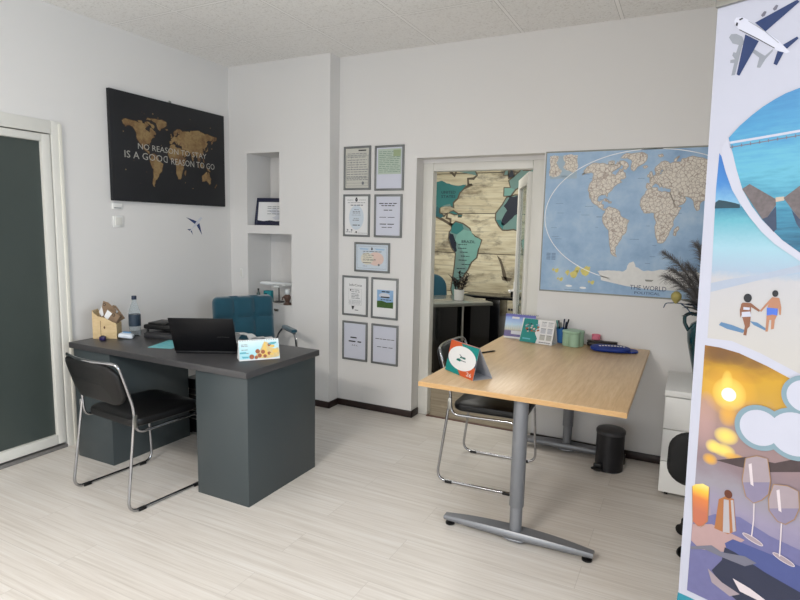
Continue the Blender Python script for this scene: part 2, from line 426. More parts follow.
# left glazed door
PVC = mat('white_door_profile', (.86, .855, .83), .35, var=.02)
TRIM = mat('cream_trim', (.87, .86, .82), .5, var=.03)
d1 = structure(bpy.data.objects.new('door_1', None)); COL.objects.link(d1); d1.location = (0, -2.08, 0)
def dy(y): return y+2.08
b = MB()
b.span((-.1, dy(-1.597), 0), (.014, dy(-1.532), 2.164), .004); b.span((-.1, dy(-2.64), 0), (.014, dy(-2.565), 2.164), .004); b.span((-.1, dy(-2.565), 2.083), (.014, dy(-1.597), 2.164), .004)
b.build('door_frame', PVC, d1)
MB().span((-.02, dy(-1.553), 0), (.022, dy(-1.530), 2.15), .004).build('architrave', TRIM, d1)
b = MB()
b.span((-.05, dy(-1.658), .036), (.008, dy(-1.603), 2.077), .006); b.span((-.05, dy(-2.559), .036), (.008, dy(-2.504), 2.077), .006)
b.span((-.05, dy(-2.504), .036), (.008, dy(-1.658), .103), .006); b.span((-.05, dy(-2.504), 2.029), (.008, dy(-1.658), 2.077), .006)
b.build('door_leaf', PVC, d1)
MB().span((-.032, dy(-2.51), .098), (-.02, dy(-1.652), 2.034)).build('glass_pane', DGLASS, d1)
MB().span((-.1, dy(-2.565), 0), (.012, dy(-1.597), .022), .003).build('threshold', mat('grey_threshold', (.47, .46, .45), .5), d1)
MB().span((-.1, dy(-2.565), 0), (-.06, dy(-1.597), 2.083)).build('door_backing', BLACKP, d1)

# inner door in the deep reveal, standing open into the next room
d2 = structure(bpy.data.objects.new('door_2', None)); COL.objects.link(d2); d2.location = (2.25, .3, 0)
def P(x, y): return x-2.25, y-.3
FX0, FX1, FZ = 1.862, 2.647, 1.977
b = MB()
for lo, hi in [((DX0, .262, 0), (FX0, .34, 2.04)), ((FX1, .262, 0), (DX1, .34, 2.04)), ((FX0, .262, FZ), (FX1, .34, 2.04))]:
    b.span((*P(lo[0], lo[1]), lo[2]), (*P(hi[0], hi[1]), hi[2]), .006)
b.build('door_frame', PVC, d2)
b = MB(); b.span((*P(DX0, .262), 2.04), (*P(DX1, .34), DZ)); b.build('head_board', WALL, d2)
MB().span((*P(FX0, .240), -.001), (*P(FX1, .266), .007), .002).build('threshold', mat('brown_threshold', (.36, .25, .21), .45), d2)
leaf = bpy.data.objects.new('door_leaf', None); COL.objects.link(leaf); leaf.parent = d2
leaf.location = (*P(2.640, .345), 0); leaf.rotation_euler = (0, 0, R(90+20.5))
LW = .78; b = MB()
b.span((0, 0, .012), (.085, .045, 1.965), .005); b.span((LW-.085, 0, .012), (LW, .045, 1.965), .005)
b.span((.085, 0, .012), (LW-.085, .045, .11), .005); b.span((.085, 0, 1.88), (LW-.085, .045, 1.965), .005)
b.build('leaf_frame', PVC, leaf)
CLEAR = mat('clear_glass', (.75, .80, .79), .03, var=0, trans=.9, ior=1.1)
MB().span((.085, .018, .11), (LW-.085, .026, 1.88)).build('glass_pane', CLEAR, leaf)
b = MB(); b.tube([(LW-.045, .045, 1.0), (LW-.045, .09, 1.0), (LW-.15, .09, 1.0)], .009); b.box((LW-.045, .048, .98), (.03, .008, .2), .003); b.tube([(LW-.045, 0, 1.0), (LW-.045, -.045, 1.0), (LW-.15, -.045, 1.0)], .009); b.box((LW-.045, -.003, .98), (.03, .008, .2), .003)
b.build('door_handle', WHITE, leaf)

# the room beyond
RY = 3.22; RH = 2.7; RX0, RX1 = -.3, 3.7
structure(MB().span((RX0, .262, -.1), (RX1, RY+.1, 0)).build('floor_inner', FLOOR2))
structure(MB().span((RX0-.1, YE, RH), (RX1+.1, RY+.1, RH+.1)).build('ceiling_inner', WALL))
structure(MB().span((RX0-.1, RY, 0), (RX1+.1, RY+.1, RH)).build('wall_inner_back', WALL))
structure(MB().span((RX0-.1, YE, 0), (RX0, RY, RH)).build('wall_inner_left', WALL))
structure(MB().span((RX1, YE, 0), (RX1+.1, RY, RH)).build('wall_inner_right', WALL))

# ---------------------------------------------------------------- light
def area(name, loc, size, power, col, rot):
    l = bpy.data.lights.new(name, 'AREA'); l.shape = 'RECTANGLE'; l.size, l.size_y = size; l.energy = power; l.color = col
    o = bpy.data.objects.new(name, l); COL.objects.link(o); o.location = loc; o.rotation_euler = rot; return o
def spread(o, deg): o.data.spread = R(deg); return o
spread(area('side_daylight', (XR-.04, (RW0+RW1)/2, (RZ0+RZ1)/2), (RW1-RW0-.1, RZ1-RZ0-.1), 46, (.76, .89, 1), (R(90-4), 0, R(90))), 130)
spread(area('window_daylight', ((WX0+WX1)/2, YF+.05, (WZ0+WZ1)/2), (WX1-WX0-.1, WZ1-WZ0-.1), 16, (.86, .94, 1), (R(90), 0, 0)), 130)
area('ceiling_lamp_light', (2.3, -5.4, H-.03), (1.0, .5), 150, (1, .94, .87), (0, 0, 0))
area('inner_room_light', (1.5, 1.5, RH-.03), (1.6, .8), 42, (1, .98, .92), (0, 0, 0))
w = bpy.data.worlds.new('world'); scene.world = w; w.use_nodes = True
w.node_tree.nodes['Background'].inputs[0].default_value = (.75, .85, 1, 1); w.node_tree.nodes['Background'].inputs[1].default_value = 1.0
scene.view_settings.view_transform = 'Standard'; scene.view_settings.look = 'None'
scene.view_settings.exposure = .14; scene.view_settings.gamma = 1; scene.view_settings.use_curve_mapping = False

# ================================================================ furniture
# ---- visitor chairs: one bent chrome tube, black seat and back
def visitor_chair(loc, rz, label, hw=.25):
    t = thing('visitor_chair', label, 'chair', loc, rz, 'chrome sled base visitor chairs')
    r = .0082; S = lambda s: s-.235
    def curve(x): return -.045*(1-(x/hw)**2)
    half = [(hw-.016, S(.064), .535), (hw, S(-.008), .03+r), (hw, S(-.004), r+.002), (hw, S(.50), r+.002), (hw-.01, S(.475), .437), (hw-.018, S(.072), .425), (hw-.020, S(.060), .575), (hw-.020, S(-.015), .812)]
    fr = [0, .0, .06, .06, .06, .055, .25, .05]
    half = [half[0]]+half[2:]; fr = [0, .06, .06, .06, .055, .25, .05]
    top = [(x*(hw-.018), S(-.015)+curve(x*hw)+.0, .812) for x in (.66, .33, 0, -.33, -.66)]
    pts = half+top+[(-x, y, z) for x, y, z in half[::-1]]; frs = fr+[.3]*5+fr[::-1]
    MB().tube(smooth_path(pts, frs), r, 10).build('tube_frame', CHROME, t)
    b = MB(); b.pad(.455, .45, .05, .07, .018, Matrix.Translation((0, S(.290), .468)), puff=.016); b.build('seat', BLACK, t)
    W, HH = 2*(hw-.018)-.012, .235
    b = MB(); b.pad(W, HH, .03, .085, .012, puff=.006)
    def bend(v):
        x, y, z = v; zz = y+.692; s = .055-.070*max(0, (zz-.585)/.225)
        return (x, S(s)+curve(x)-z-.004, zz)
    b.build('backrest', BLACK, t, bend=bend)
    for sx in (-1, 1):
        MB().box((sx*(hw-.008), S(.062), .492), (.006, .022, .07), .002).build('clamp_plate', STEEL, t)
        for s in (.075, .43):
            MB().box((sx*hw, S(s), .008), (.024, .045, .016), .004).build('floor_glide', BLACKP, t)
    return t
visitor_chair((.932, -1.765, 0), R(-5), 'black visitor chair with chrome sled base pulled up to the grey desk', .262)
visitor_chair((2.645, -.555, 0), R(-90+3), 'black visitor chair with chrome sled base tucked under the light wood table', .262)

# ---- task chair half hidden behind the banner
t = thing('task_chair', 'black task chair partly hidden behind the travel banner, in front of the white drawer unit', 'chair', (3.95, -.90, 0), R(6))
b = MB(); b.pad(.46, .45, .07, .10, .02, Matrix.Translation((0, 0, .47)), puff=.015); b.build('seat', BLACKM, t)
b = MB(); b.pad(.60, .25, .045, .085, .016, puff=.012)
b.build('backrest', BLACKM, t, bend=lambda v: (v[0], -.30-v[2]-.03*(1-(v[0]/.30)**2)-.12*(v[1]), v[1]+.565))
b = MB(); b.tube(smooth_path([(0, -.05, .43), (0, -.30, .42), (0, -.36, .60)], .06), .018, 8); b.build('back_bracket', BLACKP, t)
b = MB(); b.lathe([(.028, .09), (.028, .28), (.018, .28), (.018, .44)]); b.build('gas_column', STEEL, t)
def star_base(t, m, n=5, L=.29, a0=0):
    b = MB()
    for k in range(n):
        a = a0+2*pi*k/n; p = Vector((cos(a), sin(a), 0))
        b.tube([p*.02+Vector((0, 0, .11)), p*L*.6+Vector((0, 0, .095)), p*L+Vector((0, 0, .075))], [.024, .018, .013], 8)
    b.lathe([(.035, .07), (.035, .13)])
    b.build('star_base', m, t)
    for k in range(n):
        a = a0+2*pi*k/n; x, y = cos(a)*L, sin(a)*L
        w_ = MB()
        for o in (-.013, .013):
            M_ = Matrix.Translation((x, y, .027)) @ Matrix.Rotation(a+pi/2, 4, 'Z') @ Matrix.Rotation(pi/2, 4, 'Y')
            w_.lathe([(.018, o-.008), (.027, o-.005), (.027, o+.005), (.018, o+.008)], seg=16, M=M_)
        w_.tube([(x, y, .03), (x, y, .08)], .009, 8)
        w_.build('caster', BLACKP, t)
star_base(t, BLACKP, L=.21, a0=R(212))

# ---- teal velvet office chair behind the desk
t = thing('office_chair', 'teal velvet quilted office chair with chrome armrests behind the grey desk', 'chair', (.765, -.58, 0), R(-122))
def quilt(b, w, h, th, nx, ny, cr, M):
    """stitched cushion: a soft slab with squares puffed up between the seams"""
    N, K = nx*8, ny*8
    def corner(x, y):
        ax, ay = abs(x)-(w/2-cr), abs(y)-(h/2-cr)
        if ax > 0 and ay > 0:
            l = math.hypot(ax, ay)
            if l > cr: return math.copysign(w/2-cr+ax/l*cr, x), math.copysign(h/2-cr+ay/l*cr, y)
        return x, y
    for side in (1, -1):
        vs = []; fs = []
        for j in range(K+1):
            for i in range(N+1):
                u, v = i/N, j/K; x, y = corner((u-.5)*w, (v-.5)*h)
                e = min(1, min(u, 1-u)*w/.03, min(v, 1-v)*h/.03); rim = math.sqrt(max(0, 1-(1-e)**2))
                p = (abs(sin(pi*u*nx))*abs(sin(pi*v*ny)))**.28
                vs.append((x, y, side*(th/2*rim*.75+.022*p*rim)))
        for j in range(K):
            for i in range(N):
                a = j*(N+1)+i; fs.append((a, a+1, a+N+2, a+N+1))
        b.add(vs, fs, 0, M)
    bmesh.ops.remove_doubles(b.bm, verts=b.bm.verts, dist=.0005)
b = MB(); quilt(b, .49, .52, .065, 3, 3, .05, Matrix.Translation((0, -.245, .71)) @ Matrix.Rotation(R(90+8), 4, 'X')); b.build('backrest', TEALV, t, 60)
b = MB(); quilt(b, .49, .47, .08, 3, 3, .05, Matrix.Translation((0, .02, .47))); b.build('seat', TEALV, t, 60)
for sx in (-1, 1):
    path = smooth_path([(sx*.245, -.235, .55), (sx*.285, -.235, .655), (sx*.295, -.17, .70), (sx*.30, .10, .70), (sx*.30, .16, .44), (sx*.2, .10, .42)], [.0, .05, .05, .07, .05, 0])
    a = MB().tube(path, .012, 10, flat=.7).build('armrest', CHROME, t)
    b = MB(); b.pad(.05, .26, .028, .024, .011, Matrix.Translation((sx*.298, -.03, .714))); b.build('arm_pad', TEALV, a)
b = MB(); b.lathe([(.03, .09), (.03, .26), (.019, .26), (.019, .40)]); b.box((0, 0, .41), (.2, .24, .03), .008); b.build('gas_column', CHROME, t)
star_base(t, CHROME, a0=R(20))

# ---- grey desk
t = thing('office_desk', 'slate grey two-pedestal desk with charcoal top standing by the glazed door', 'desk', (.945, -1.31, 0))
MB().span((.205-.945, -1.68+1.31, .728), (1.68-.945, -1.015+1.31, .765), .003).build('desktop', DESKTOP, t)
for x0, x1 in ((.21, .556), (1.285, 1.662)):
    b = MB(); b.span((x0-.945, -1.652+1.31, 0), (x1-.945, -1.035+1.31, .728), .002)
    b.span((x0-.945+.02, -1.035+1.31, .06), (x1-.945-.02, -1.02+1.31, .38), .002); b.span((x0-.945+.02, -1.035+1.31, .39), (x1-.945-.02, -1.02+1.31, .71), .002)
    b.build('pedestal', SLATE, t)
# dark computer case under the desk
t = thing('computer_case', 'black computer case on the floor behind the left pedestal of the grey desk', 'computer', (.56, -.925, 0))
b = MB(); b.box((0, 0, .215), (.17, .15, .40), .006); b.build('case', BLACKP, t)
for x in (-.06, .06): MB().box((x, 0, .008), (.03, .12, .016), .003).build('foot', BLACKP, t)
for z in (.12, .15, .18, .3, .34): MB().box((0, -.077, z), (.12, .006, .008), .001).build('vent_slot', STEEL, t)

# ---- light wood meeting table on two T legs
t = thing('meeting_table', 'light wood meeting table on grey T-shaped legs under the world map', 'table', (3.01, -.61, 0))
ZT = .768; TX0, TX1, TY0, TY1 = 2.53, 3.515, -1.365, .125
MB().span((TX0-3.01, TY0+.61, ZT-.026), (TX1-3.01, TY1+.61, ZT), .002).build('tabletop', BEECH, t)
b = MB(); e = .0012
b.span((TX0-3.01-e, TY0+.61-e, ZT-.0245), (TX1-3.01+e, TY0+.61+.002, ZT-.002)); b.span((TX0-3.01-e, TY0+.61, ZT-.0245), (TX0-3.01+.002, TY1+.61, ZT-.002)); b.span((TX1-3.01-.002, TY0+.61, ZT-.0245), (TX1-3.01+e, TY1+.61, ZT-.002))
b.build('edge_band', BEECHE, t)
def t_leg(y):
    l = bpy.data.objects.new('leg', None); COL.objects.link(l); l.parent = t; l.location = (.025, y+.61, 0)
    b = MB(); n = 20; out = []
    for k in range(n+1):
        x = -.375+.75*k/n; w_ = .022+.024*(1-(x/.375)**2); out.append((x, w_))
    prof = [(x, w_) for x, w_ in out]+[(x, -w_) for x, w_ in out[::-1]]
    vs = []; m = len(prof)
    def zt(x): return .05+.018*(1-(x/.375)**2)
    for sc, f in ((.72, 0), (1, .35), (1, .7), (.8, 1)):
        for x, w_ in prof: vs.append((x*(.985+.015*sc), w_*sc, .026+(zt(x)-.026)*f))
    fs = [(q*m+i, q*m+(i+1) % m, (q+1)*m+(i+1) % m, (q+1)*m+i) for q in range(3) for i in range(m)]
    fs += [tuple(range(m))[::-1], tuple(3*m+i for i in range(m))]
    b.add(vs, fs); b.pad(.12, .08, .012, .038, .004, Matrix.Translation((0, 0, .022))); b.build('foot_bar', GREYT, l, 50)
    b = MB(); b.lathe([(.030, .05), (.030, .19)]); b.build('lower_column', GREYT, l)
    b = MB(); b.lathe([(.033, .186), (.0355, .19), (.0355, .728)], seg=32); b.build('upper_column', GREYT, l)
    b = MB(); b.box((0, 0, .734), (.60, .07, .014), .003); b.build('top_bracket', GREYT, l)
    for sx in (-1, 1):
        MB().lathe([(.018, 0), (.024, .004), (.024, .012), (.012, .016), (.012, .03)], (sx*.345, 0, 0)).build('levelling_foot', BLACKP, l)
t_leg(-1.272); t_leg(.045)
b = MB(); b.span((.025-.02, -1.27+.61+.05, .69), (.025+.02, .045+.61-.05, .73)); b.build('crossbeam', GREYT, t)

# ---- white drawer unit
t = thing('drawer_unit', 'white three-drawer pedestal on casters against the wall right of the table', 'cabinet', (3.852, -.145, 0))
b = MB(); b.span((-.212, -.228, .036), (.212, .262, .606), .002); b.build('body', WHITE, t)
MB().span((-.215, -.247, .610), (.215, .268, .645), .003).build('top_panel', WHITE, t)
for z0, z1 in ((.038, .222), (.227, .414), (.419, .605)):
    dr = MB().span((-.21, -.246, z0), (.21, -.229, z1), .002).build('drawer', WHITE, t)
    MB().tube(smooth_path([(-.06, -.246, z1-.04), (-.06, -.266, z1-.04), (.06, -.266, z1-.04), (.06, -.246, z1-.04)], .01), .005, 8).build('handle', STEEL, dr)
for x in (-.17, .17):
    for y in (-.18, .18):
        b = MB(); b.lathe([(.010, -.011), (.018, -.009), (.018, .009), (.010, .011)], M=Matrix.Translation((x, y, .018)) @ Matrix.Rotation(pi/2, 4, 'Y')); b.tube([(x, y, .02), (x, y, .037)], .010, 8); b.build('caster', BLACKP, t)

# ---- pedal bin
NAVY = mat('dark_navy_enamel', (.085, .085, .105), .35, var=.05)
t = thing('pedal_bin', 'small dark pedal bin with grey lid under the table end by the wall', 'bin', (3.335, -.112, 0))
MB().lathe([(.082, 0), (.087, .004), (.087, .250), (.083, .253)], seg=40).build('bin_body', NAVY, t)
MB().lathe([(.088, .243), (.091, .247), (.091, .262), (.086, .270), (.06, .279), (0, .282)], seg=40).build('lid', mat('dark_grey_lid', (.27, .27, .28), .4, .3), t)
b = MB(); b.tube(smooth_path([(-.03, -.07, .02), (-.055, -.105, .025), (-.07, -.125, .03)], .02), .008, 8); b.pad(.05, .03, .012, .01, .004, Matrix.Translation((-.07, -.125, .032)) @ Matrix.Rotation(R(-30), 4, 'Z')); b.box((-.06, -.085, .03), (.05, .02, .05), .006); b.build('pedal', BLACKP, t)
b = MB(); b.box((.075, .06, .06), (.035, .03, .07), .006); b.build('hinge_block', BLACKP, t)

# ---- inner room furniture
GLOSSB = mat('black_gloss', (.045, .05, .06), .18, var=.1)
GREYTOP = mat('grey_gloss_top', (.42, .43, .41), .16, var=.06)
t = thing('black_desk', 'black desk with grey glossy top standing crosswise in the room beyond the doorway', 'desk', (1.33, 2.0, 0), R(48.5))
b = MB(); b.span((-.34, -.36, .715), (.355, .36, .75), .003); b.build('desktop', GREYTOP, t)
for x0, x1 in ((-.32, -.06), (.1, .34)):
    b = MB(); b.span((x0, -.33, 0), (x1, .33, .715), .003); b.build('pedestal', GLOSSB, t)
b = MB(); b.tube([(.02, -.30, .0), (.02, -.30, .715)], .014); b.build('support_post', STEEL, t)
t = thing('black_sideboard', 'black table along the mural wall in the room beyond the doorway', 'table', (1.75, 2.72, 0))
b = MB(); b.span((-.47, -.2, .72), (.9, .18, .75), .003); b.build('table_top', GLOSSB, t)
b = MB(); b.span((-.18, -.16, 0), (.0, .16, .72), .003); b.build('side_panel', GLOSSB, t)
b = MB(); b.span((.84, -.16, 0), (.88, .16, .72), .003); b.build('side_panel', GLOSSB, t)
b = MB(); b.span((-.45, -.16, 0), (-.41, .16, .72), .003); b.build('side_panel', GLOSSB, t)
t = thing('dining_chair', 'teal velvet chair behind the black desk in the room beyond the doorway', 'chair', (.90, 2.58, 0), R(-138))
b = MB(); b.pad(.44, .44, .07, .12, .03, Matrix.Translation((0, 0, .45)), puff=.015); b.build('seat', TEALV, t)
b = MB(); b.pad(.46, .50, .06, .16, .025, puff=.01); b.build('backrest', TEALV, t, bend=lambda v: (v[0], -.21-v[2]+.5*v[0]**2-.2*v[1], v[1]+.70))
for x in (-.17, .17):
    for y in (-.17, .17): MB().tube([(x*.8, y*.8, .44), (x*1.15, y*1.15, 0)], [.016, .009], 8).build('leg', BLACKP, t)
t = thing('potted_plant', 'small white flower pot with dark dry stems on the black desk beyond the doorway', 'plant', (1.465, 1.955, .75))
MB().lathe([(.045, 0), (.05, .004), (.058, .115), (.054, .12), (.050, .112), (.045, .03), (0, .03)]).build('pot', WHITE, t)
STEMM = mat('dark_dry_stem', (.16, .12, .10), .7, var=.3); LEAFD = mat('dark_dry_leaf', (.13, .11, .09), .7, var=.4, vscale=30)
b = MB(); b2 = MB(); rnd = random.Random(3)
def leaf_shape(b, p, d, L, w_, up=Vector((0, 0, 1)), mi=0):
    d = d.normalized(); s = d.cross(up)
    s = s.normalized() if s.length > 1e-3 else Vector((1, 0, 0)); n = s.cross(d)
    vs = []; K = 5
    for k in range(K+1):
        t_ = k/K; ww = w_*sin(pi*min(1, t_*.9+.08)); c = p+d*L*t_-n*L*.18*t_*t_
        vs += [c-s*ww+n*ww*.25, c-n*.002, c+s*ww+n*ww*.25]
    fs = [(3*k+i, 3*k+i+1, 3*k+i+4, 3*k+i+3) for k in range(K) for i in (0, 1)]
    b.add(vs, fs, mi)
for k in range(16):
    a = rnd.uniform(0, 2*pi); q = rnd.uniform(.1, .55); d = Vector((cos(a)*q, sin(a)*q, 1)).normalized(); L = rnd.uniform(.13, .26)
    p0 = Vector((cos(a)*.02, sin(a)*.02, .07)); b.tube([p0, p0+d*L*.5, p0+d*L], .003, 6)
    for j in range(4):
        leaf_shape(b2, p0+d*L*(.45+.16*j), Vector((rnd.uniform(-1, 1), rnd.uniform(-1, 1), .8)), .06, .012)
b.build('stems', STEMM, t); b2.build('leaves', LEAFD, t)
t = tag(MB().box((0, 0, .03), (.07, .05, .06), .006).build('small_box', BLACKP), 'tiny black box on the black table below the mural', 'box'); t.location = (1.86, 2.75, .75)

# ================================================================ pictures and prints
def pix(M):
    """point of a hanging sheet (its local x, z) seen at a pixel of the 800x600 photo"""
    Mi = M.inverted()
    def f(u, v):
        d = _fw + _r*((u-400)/FPX) - _u*((v-300)/FPX)
        o = Mi @ CAM; e = Mi.to_3x3() @ d; t = -o.y/e.y; p = o+e*t
        return (p.x, p.z)
    return f
def pm(loc, rz=0, ry=0): return Matrix.Translation(loc) @ Matrix.Rotation(rz, 4, 'Z') @ Matrix.Rotation(ry, 4, 'Y')

# ---- black canvas with the golden world map on the left wall
CANV = mat('black_canvas', (.095, .10, .115), .62, var=.35, vscale=3, bump=.1, bscale=500)
GOLD = None
t = NT('rust_gold'); v = t.coord()
t.link(t.ramp(t.noise(v, 12, 5, .7), [(.30, (.30, .19, .13)), (.45, (.47, .36, .22)), (.58, (.56, .47, .31)), (.72, (.42, .28, .18))]), t.b.inputs['Base Color']); t.b.inputs['Roughness'].default_value = .6; GOLD = t.m
SMOKE = mat('faint_blue_smudge', (.13, .145, .165), .62, var=.4, vscale=14)
RIM = mat('dark_rust_rim', (.20, .14, .11), .62, var=.3)
LETTER = mat('pale_lettering', (.66, .65, .62), .5, var=.1, vscale=60)
t = thing('wall_canvas', 'large black canvas with golden world map and slogan on the left wall', 'picture', (.002, -.64, 1.684), pi/2)
W2, HC = .549, .772
MB().span((-W2, -.03, 0), (W2, 0, HC), .004).build('canvas', CANV, t)
s = Sheet(-.0305, .0005)
def cm(lon, lat): return (.00262*lon-.015, .322+.0037*lat)
for i, (k, pts) in enumerate(LAND.items()):
    if k in ('cuba', 'hispaniola', 'svalbard', 'novaya', 'ireland'): continue
    q = roughen([cm(*p) for p in pts], .13, 1, i)
    s.stroke(q, .011, RIM, 1, True); s.poly(q, GOLD, 2)
rnd = random.Random(5)
for k in range(26):
    x, z = rnd.uniform(-.45, .45), rnd.uniform(.1, .68); s.disc(x, z, rnd.uniform(.003, .008), rnd.uniform(.003, .006), RIM if k % 2 else GOLD, 1, 8)
s.text('NO REASON TO STAY', -.330, .385, .335, .042, LETTER, 3)
s.text('IS A GOO', -.445, .312, -.115, .050, LETTER, 3)
s.text('D', -.105, .312, -.067, .050, LETTER, 3, mirror=True)
s.text('REASON TO GO', -.030, .305, .425, .048, LETTER, 3)
s.done('print', t)
b = MB(); b.tube([(-.0, .0, HC-.01), (-.0, -.012, HC+.012)], .004, 8); b.box((0, .0, HC+.006), (.02, .004, .03), .001); b.build('hanger', STEEL, t)

# ---- switches, socket plate
def plate(name, label, loc, rz, w=.082, h=.082, cat='switch'):
    t = thing(name, label, cat, loc, rz)
    MB().box((0, -.005, 0), (w, .01, h), .003).build('plate', WHITE, t)
    return t
t = plate('light_switch', 'white square light switch below the left corner of the black canvas', (.0, -1.137, 1.537), pi/2)
MB().box((0, -.011, .0), (.055, .006, .055), .002).build('rocker', PVC, t)
t = plate('wall_box', 'flat white wall box just under the black canvas, above the light switch', (.0, -1.14, 1.645), pi/2, .082, .045, 'wall box')
MB().box((0, -.0105, -.012), (.06, .003, .006), .001).build('slot', GREYT, t)
t = plate('light_switch', 'narrow white switch on the column beside the lower niche', (.127, 0, 1.10), 0, .03, .085)
MB().box((0, -.011, .0), (.018, .006, .06), .002).build('rocker', PVC, t)

# ---- aeroplane sticker
NAVYP = mat('navy_print', (.10, .20, .40), .5, var=.05); GREYP = mat('grey_print', (.55, .57, .60), .5, var=.08); PALEP = mat('pale_print', (.80, .81, .84), .5, var=.03)
t = thing('plane_sticker', 'small navy and white aeroplane sticker on the left wall under the canvas', 'sticker', (0, -.42, 1.51), pi/2)
f = pix(pm((0, -.42, 1.51), pi/2)); s = Sheet(0, .0005)
s.poly([f(*p) for p in [(200.6, 217), (202.5, 218), (196, 226), (193.2, 227.8), (192.6, 227), (195.5, 222.5)]], PALEP, 1)
s.poly([f(*p) for p in [(186, 217.2), (196.5, 221.2), (194.8, 224)]], NAVYP, 2)
s.poly([f(*p) for p in [(196.6, 225.4), (199.3, 223), (202, 235)]], NAVYP, 2)
s.poly([f(*p) for p in [(187, 229.2), (191, 229), (189.8, 230.8)]], NAVYP, 2)
s.poly([f(*p) for p in [(190.5, 231.2), (191.6, 230.4), (193, 235)]], NAVYP, 2)
s.poly([f(*p) for p in [(190, 230.6), (193.4, 226.6), (193.8, 227.2), (190.8, 231)]], PALEP, 1)
s.done('sticker_print', t)

# ---- nine framed certificates
FRAMEM = mat('silver_grey_frame', (.47, .48, .48), .38, .35, var=.05)
PBEIGE = mat('beige_form_paper', (.76, .755, .72), .55, var=.05); PGREEN = mat('green_form_paper', (.70, .75, .70), .55, var=.08, vscale=30); PBLUE = mat('pale_blue_paper', (.78, .82, .86), .55, var=.03); PLAV = mat('lavender_white_paper', (.80, .81, .86), .5, var=.02)
PINKP = mat('pink_guilloche', (.86, .76, .72), .55, var=.06, vscale=40); BLUEG = mat('blue_guilloche', (.62, .74, .84), .55, var=.06)
SKYP = mat('print_sky', (.55, .68, .82), .5, var=.25, vscale=25); GRASSP = mat('print_meadow', (.24, .36, .16), .5, var=.4, vscale=30); FORMG = mat('form_green_ink', (.40, .52, .44), .6)
def frame(x0, z1, x1, z0, label, draw, bw=.017):
    w_, h_ = x1-x0, z1-z0
    t = thing('framed_certificate', label, 'picture frame', ((x0+x1)/2, YB-.001, z0), 0, 'framed certificates left of the doorway')
    b = MB(); fr = .012
    for lo, hi in [((-w_/2, 0), (-w_/2+bw, h_)), ((w_/2-bw, 0), (w_/2, h_)), ((-w_/2+bw, 0), (w_/2-bw, bw)), ((-w_/2+bw, h_-bw), (w_/2-bw, h_))]:
        b.span((lo[0], -fr, lo[1]), (hi[0], 0, hi[1]), .0025)
    b.build('frame_border', FRAMEM, t)
    s = Sheet(-.006, .0005); W, Hh = w_/2-bw, h_-2*bw
    # drawn in unit coordinates: a across 0..1, c up 0..1
    X = lambda a: -W+2*W*a; Z = lambda c: bw+Hh*c
    draw(s, X, Z); s.done('certificate', t)
rnd = random.Random(11)
def bars(s, X, Z, rows, m=INK, k=2):
    for a0, a1, c, h_, n in rows: s.lines(X(a0), X(a1), Z(c), (Z(1)-Z(0))*h_, m, k, n, rnd)
def dr1(s, X, Z):
    s.rect(X(0), Z(0), X(1), Z(1), PBEIGE); bars(s, X, Z, [(.55, .98, .93, .03, 1)])
    bars(s, X, Z, [(.08, .9, c, .014, 5) for c in (.86, .82, .77, .70, .64, .58, .52)]+[(.05, .95, c, .016, 6) for c in (.46, .40, .34, .28, .24, .20)], GREYINK)
    for a0, a1, c0, c1 in [(.03, .03, .05, .84), (.97, .97, .05, .84), (.25, .25, .46, .80), (.5, .5, .5, .72)]: s.rect(X(a0)-.001, Z(c0), X(a1)+.001, Z(c1), GREYINK, 2)
    for c in (.05, .46, .8, .12, .26): s.rect(X(.03), Z(c), X(.97), Z(c)+.002, GREYINK, 2)
    s.disc(X(.75), Z(.12), .012, .014, GREYINK, 3, 16)
def dr2(s, X, Z):
    s.rect(X(0), Z(0), X(1), Z(1), PLAV); s.rect(X(.05), Z(.35), X(.97), Z(.97), PGREEN, 2)
    bars(s, X, Z, [(.1, .92, .40+.045*k, .012, rnd.randint(3, 6)) for k in range(12)], FORMG, 3)
    s.rect(X(.66), Z(.78), X(.94), Z(.94), mat('olive_stamp', (.60, .66, .52), .55), 4)
def crest(s, x, z, r, m):
    s.disc(x, z, r, r*1.25, m, 3, 14); s.poly([(x-r*.5, z+r), (x-r*.6, z+r*1.9), (x, z+r*1.5), (x+r*.6, z+r*1.9), (x+r*.5, z+r)], m, 3); s.disc(x, z+.001, r*.45, r*.6, GREYINK, 4, 10)
def dr3(s, X, Z):
    s.rect(X(0), Z(0), X(1), Z(1), PAPER); s.disc(X(.5), Z(.45), .07, .1, PBLUE, 2)
    crest(s, X(.5), Z(.91), .012, INK)
    bars(s, X, Z, [(.1, .38, .9, .012, 3), (.62, .9, .9, .012, 3), (.12, .88, .83, .012, 6), (.25, .78, .76, .025, 3), (.4, .6, .65, .014, 1), (.34, .66, .60, .016, 2), (.34, .66, .56, .016, 2), (.3, .7, .51, .008, 3), (.38, .6, .42, .012, 2), (.34, .66, .37, .018, 2)], GREYINK, 3)
    bars(s, X, Z, [(.34, .7, .24, .02, 2), (.05, .32, .06, .014, 2)], INK, 3); s.disc(X(.5), Z(.07), .007, .008, INK, 3, 12); s.rect(X(.42), Z(.04), X(.97), Z(.04)+.002, INK, 3)
    for a in (.12, .3): s.disc(X(a), Z(.12), .008, .008, GREYINK, 3, 12)
def dr4(s, X, Z):
    s.rect(X(0), Z(0), X(1), Z(1), PLAV)
    bars(s, X, Z, [(.12, .9, .81, .022, 3), (.22, .76, .755, .022, 3), (.32, .67, .64, .02, 2), (.14, .88, .46, .014, 2), (.16, .82, .28, .022, 2), (.24, .76, .2, .016, 2)])
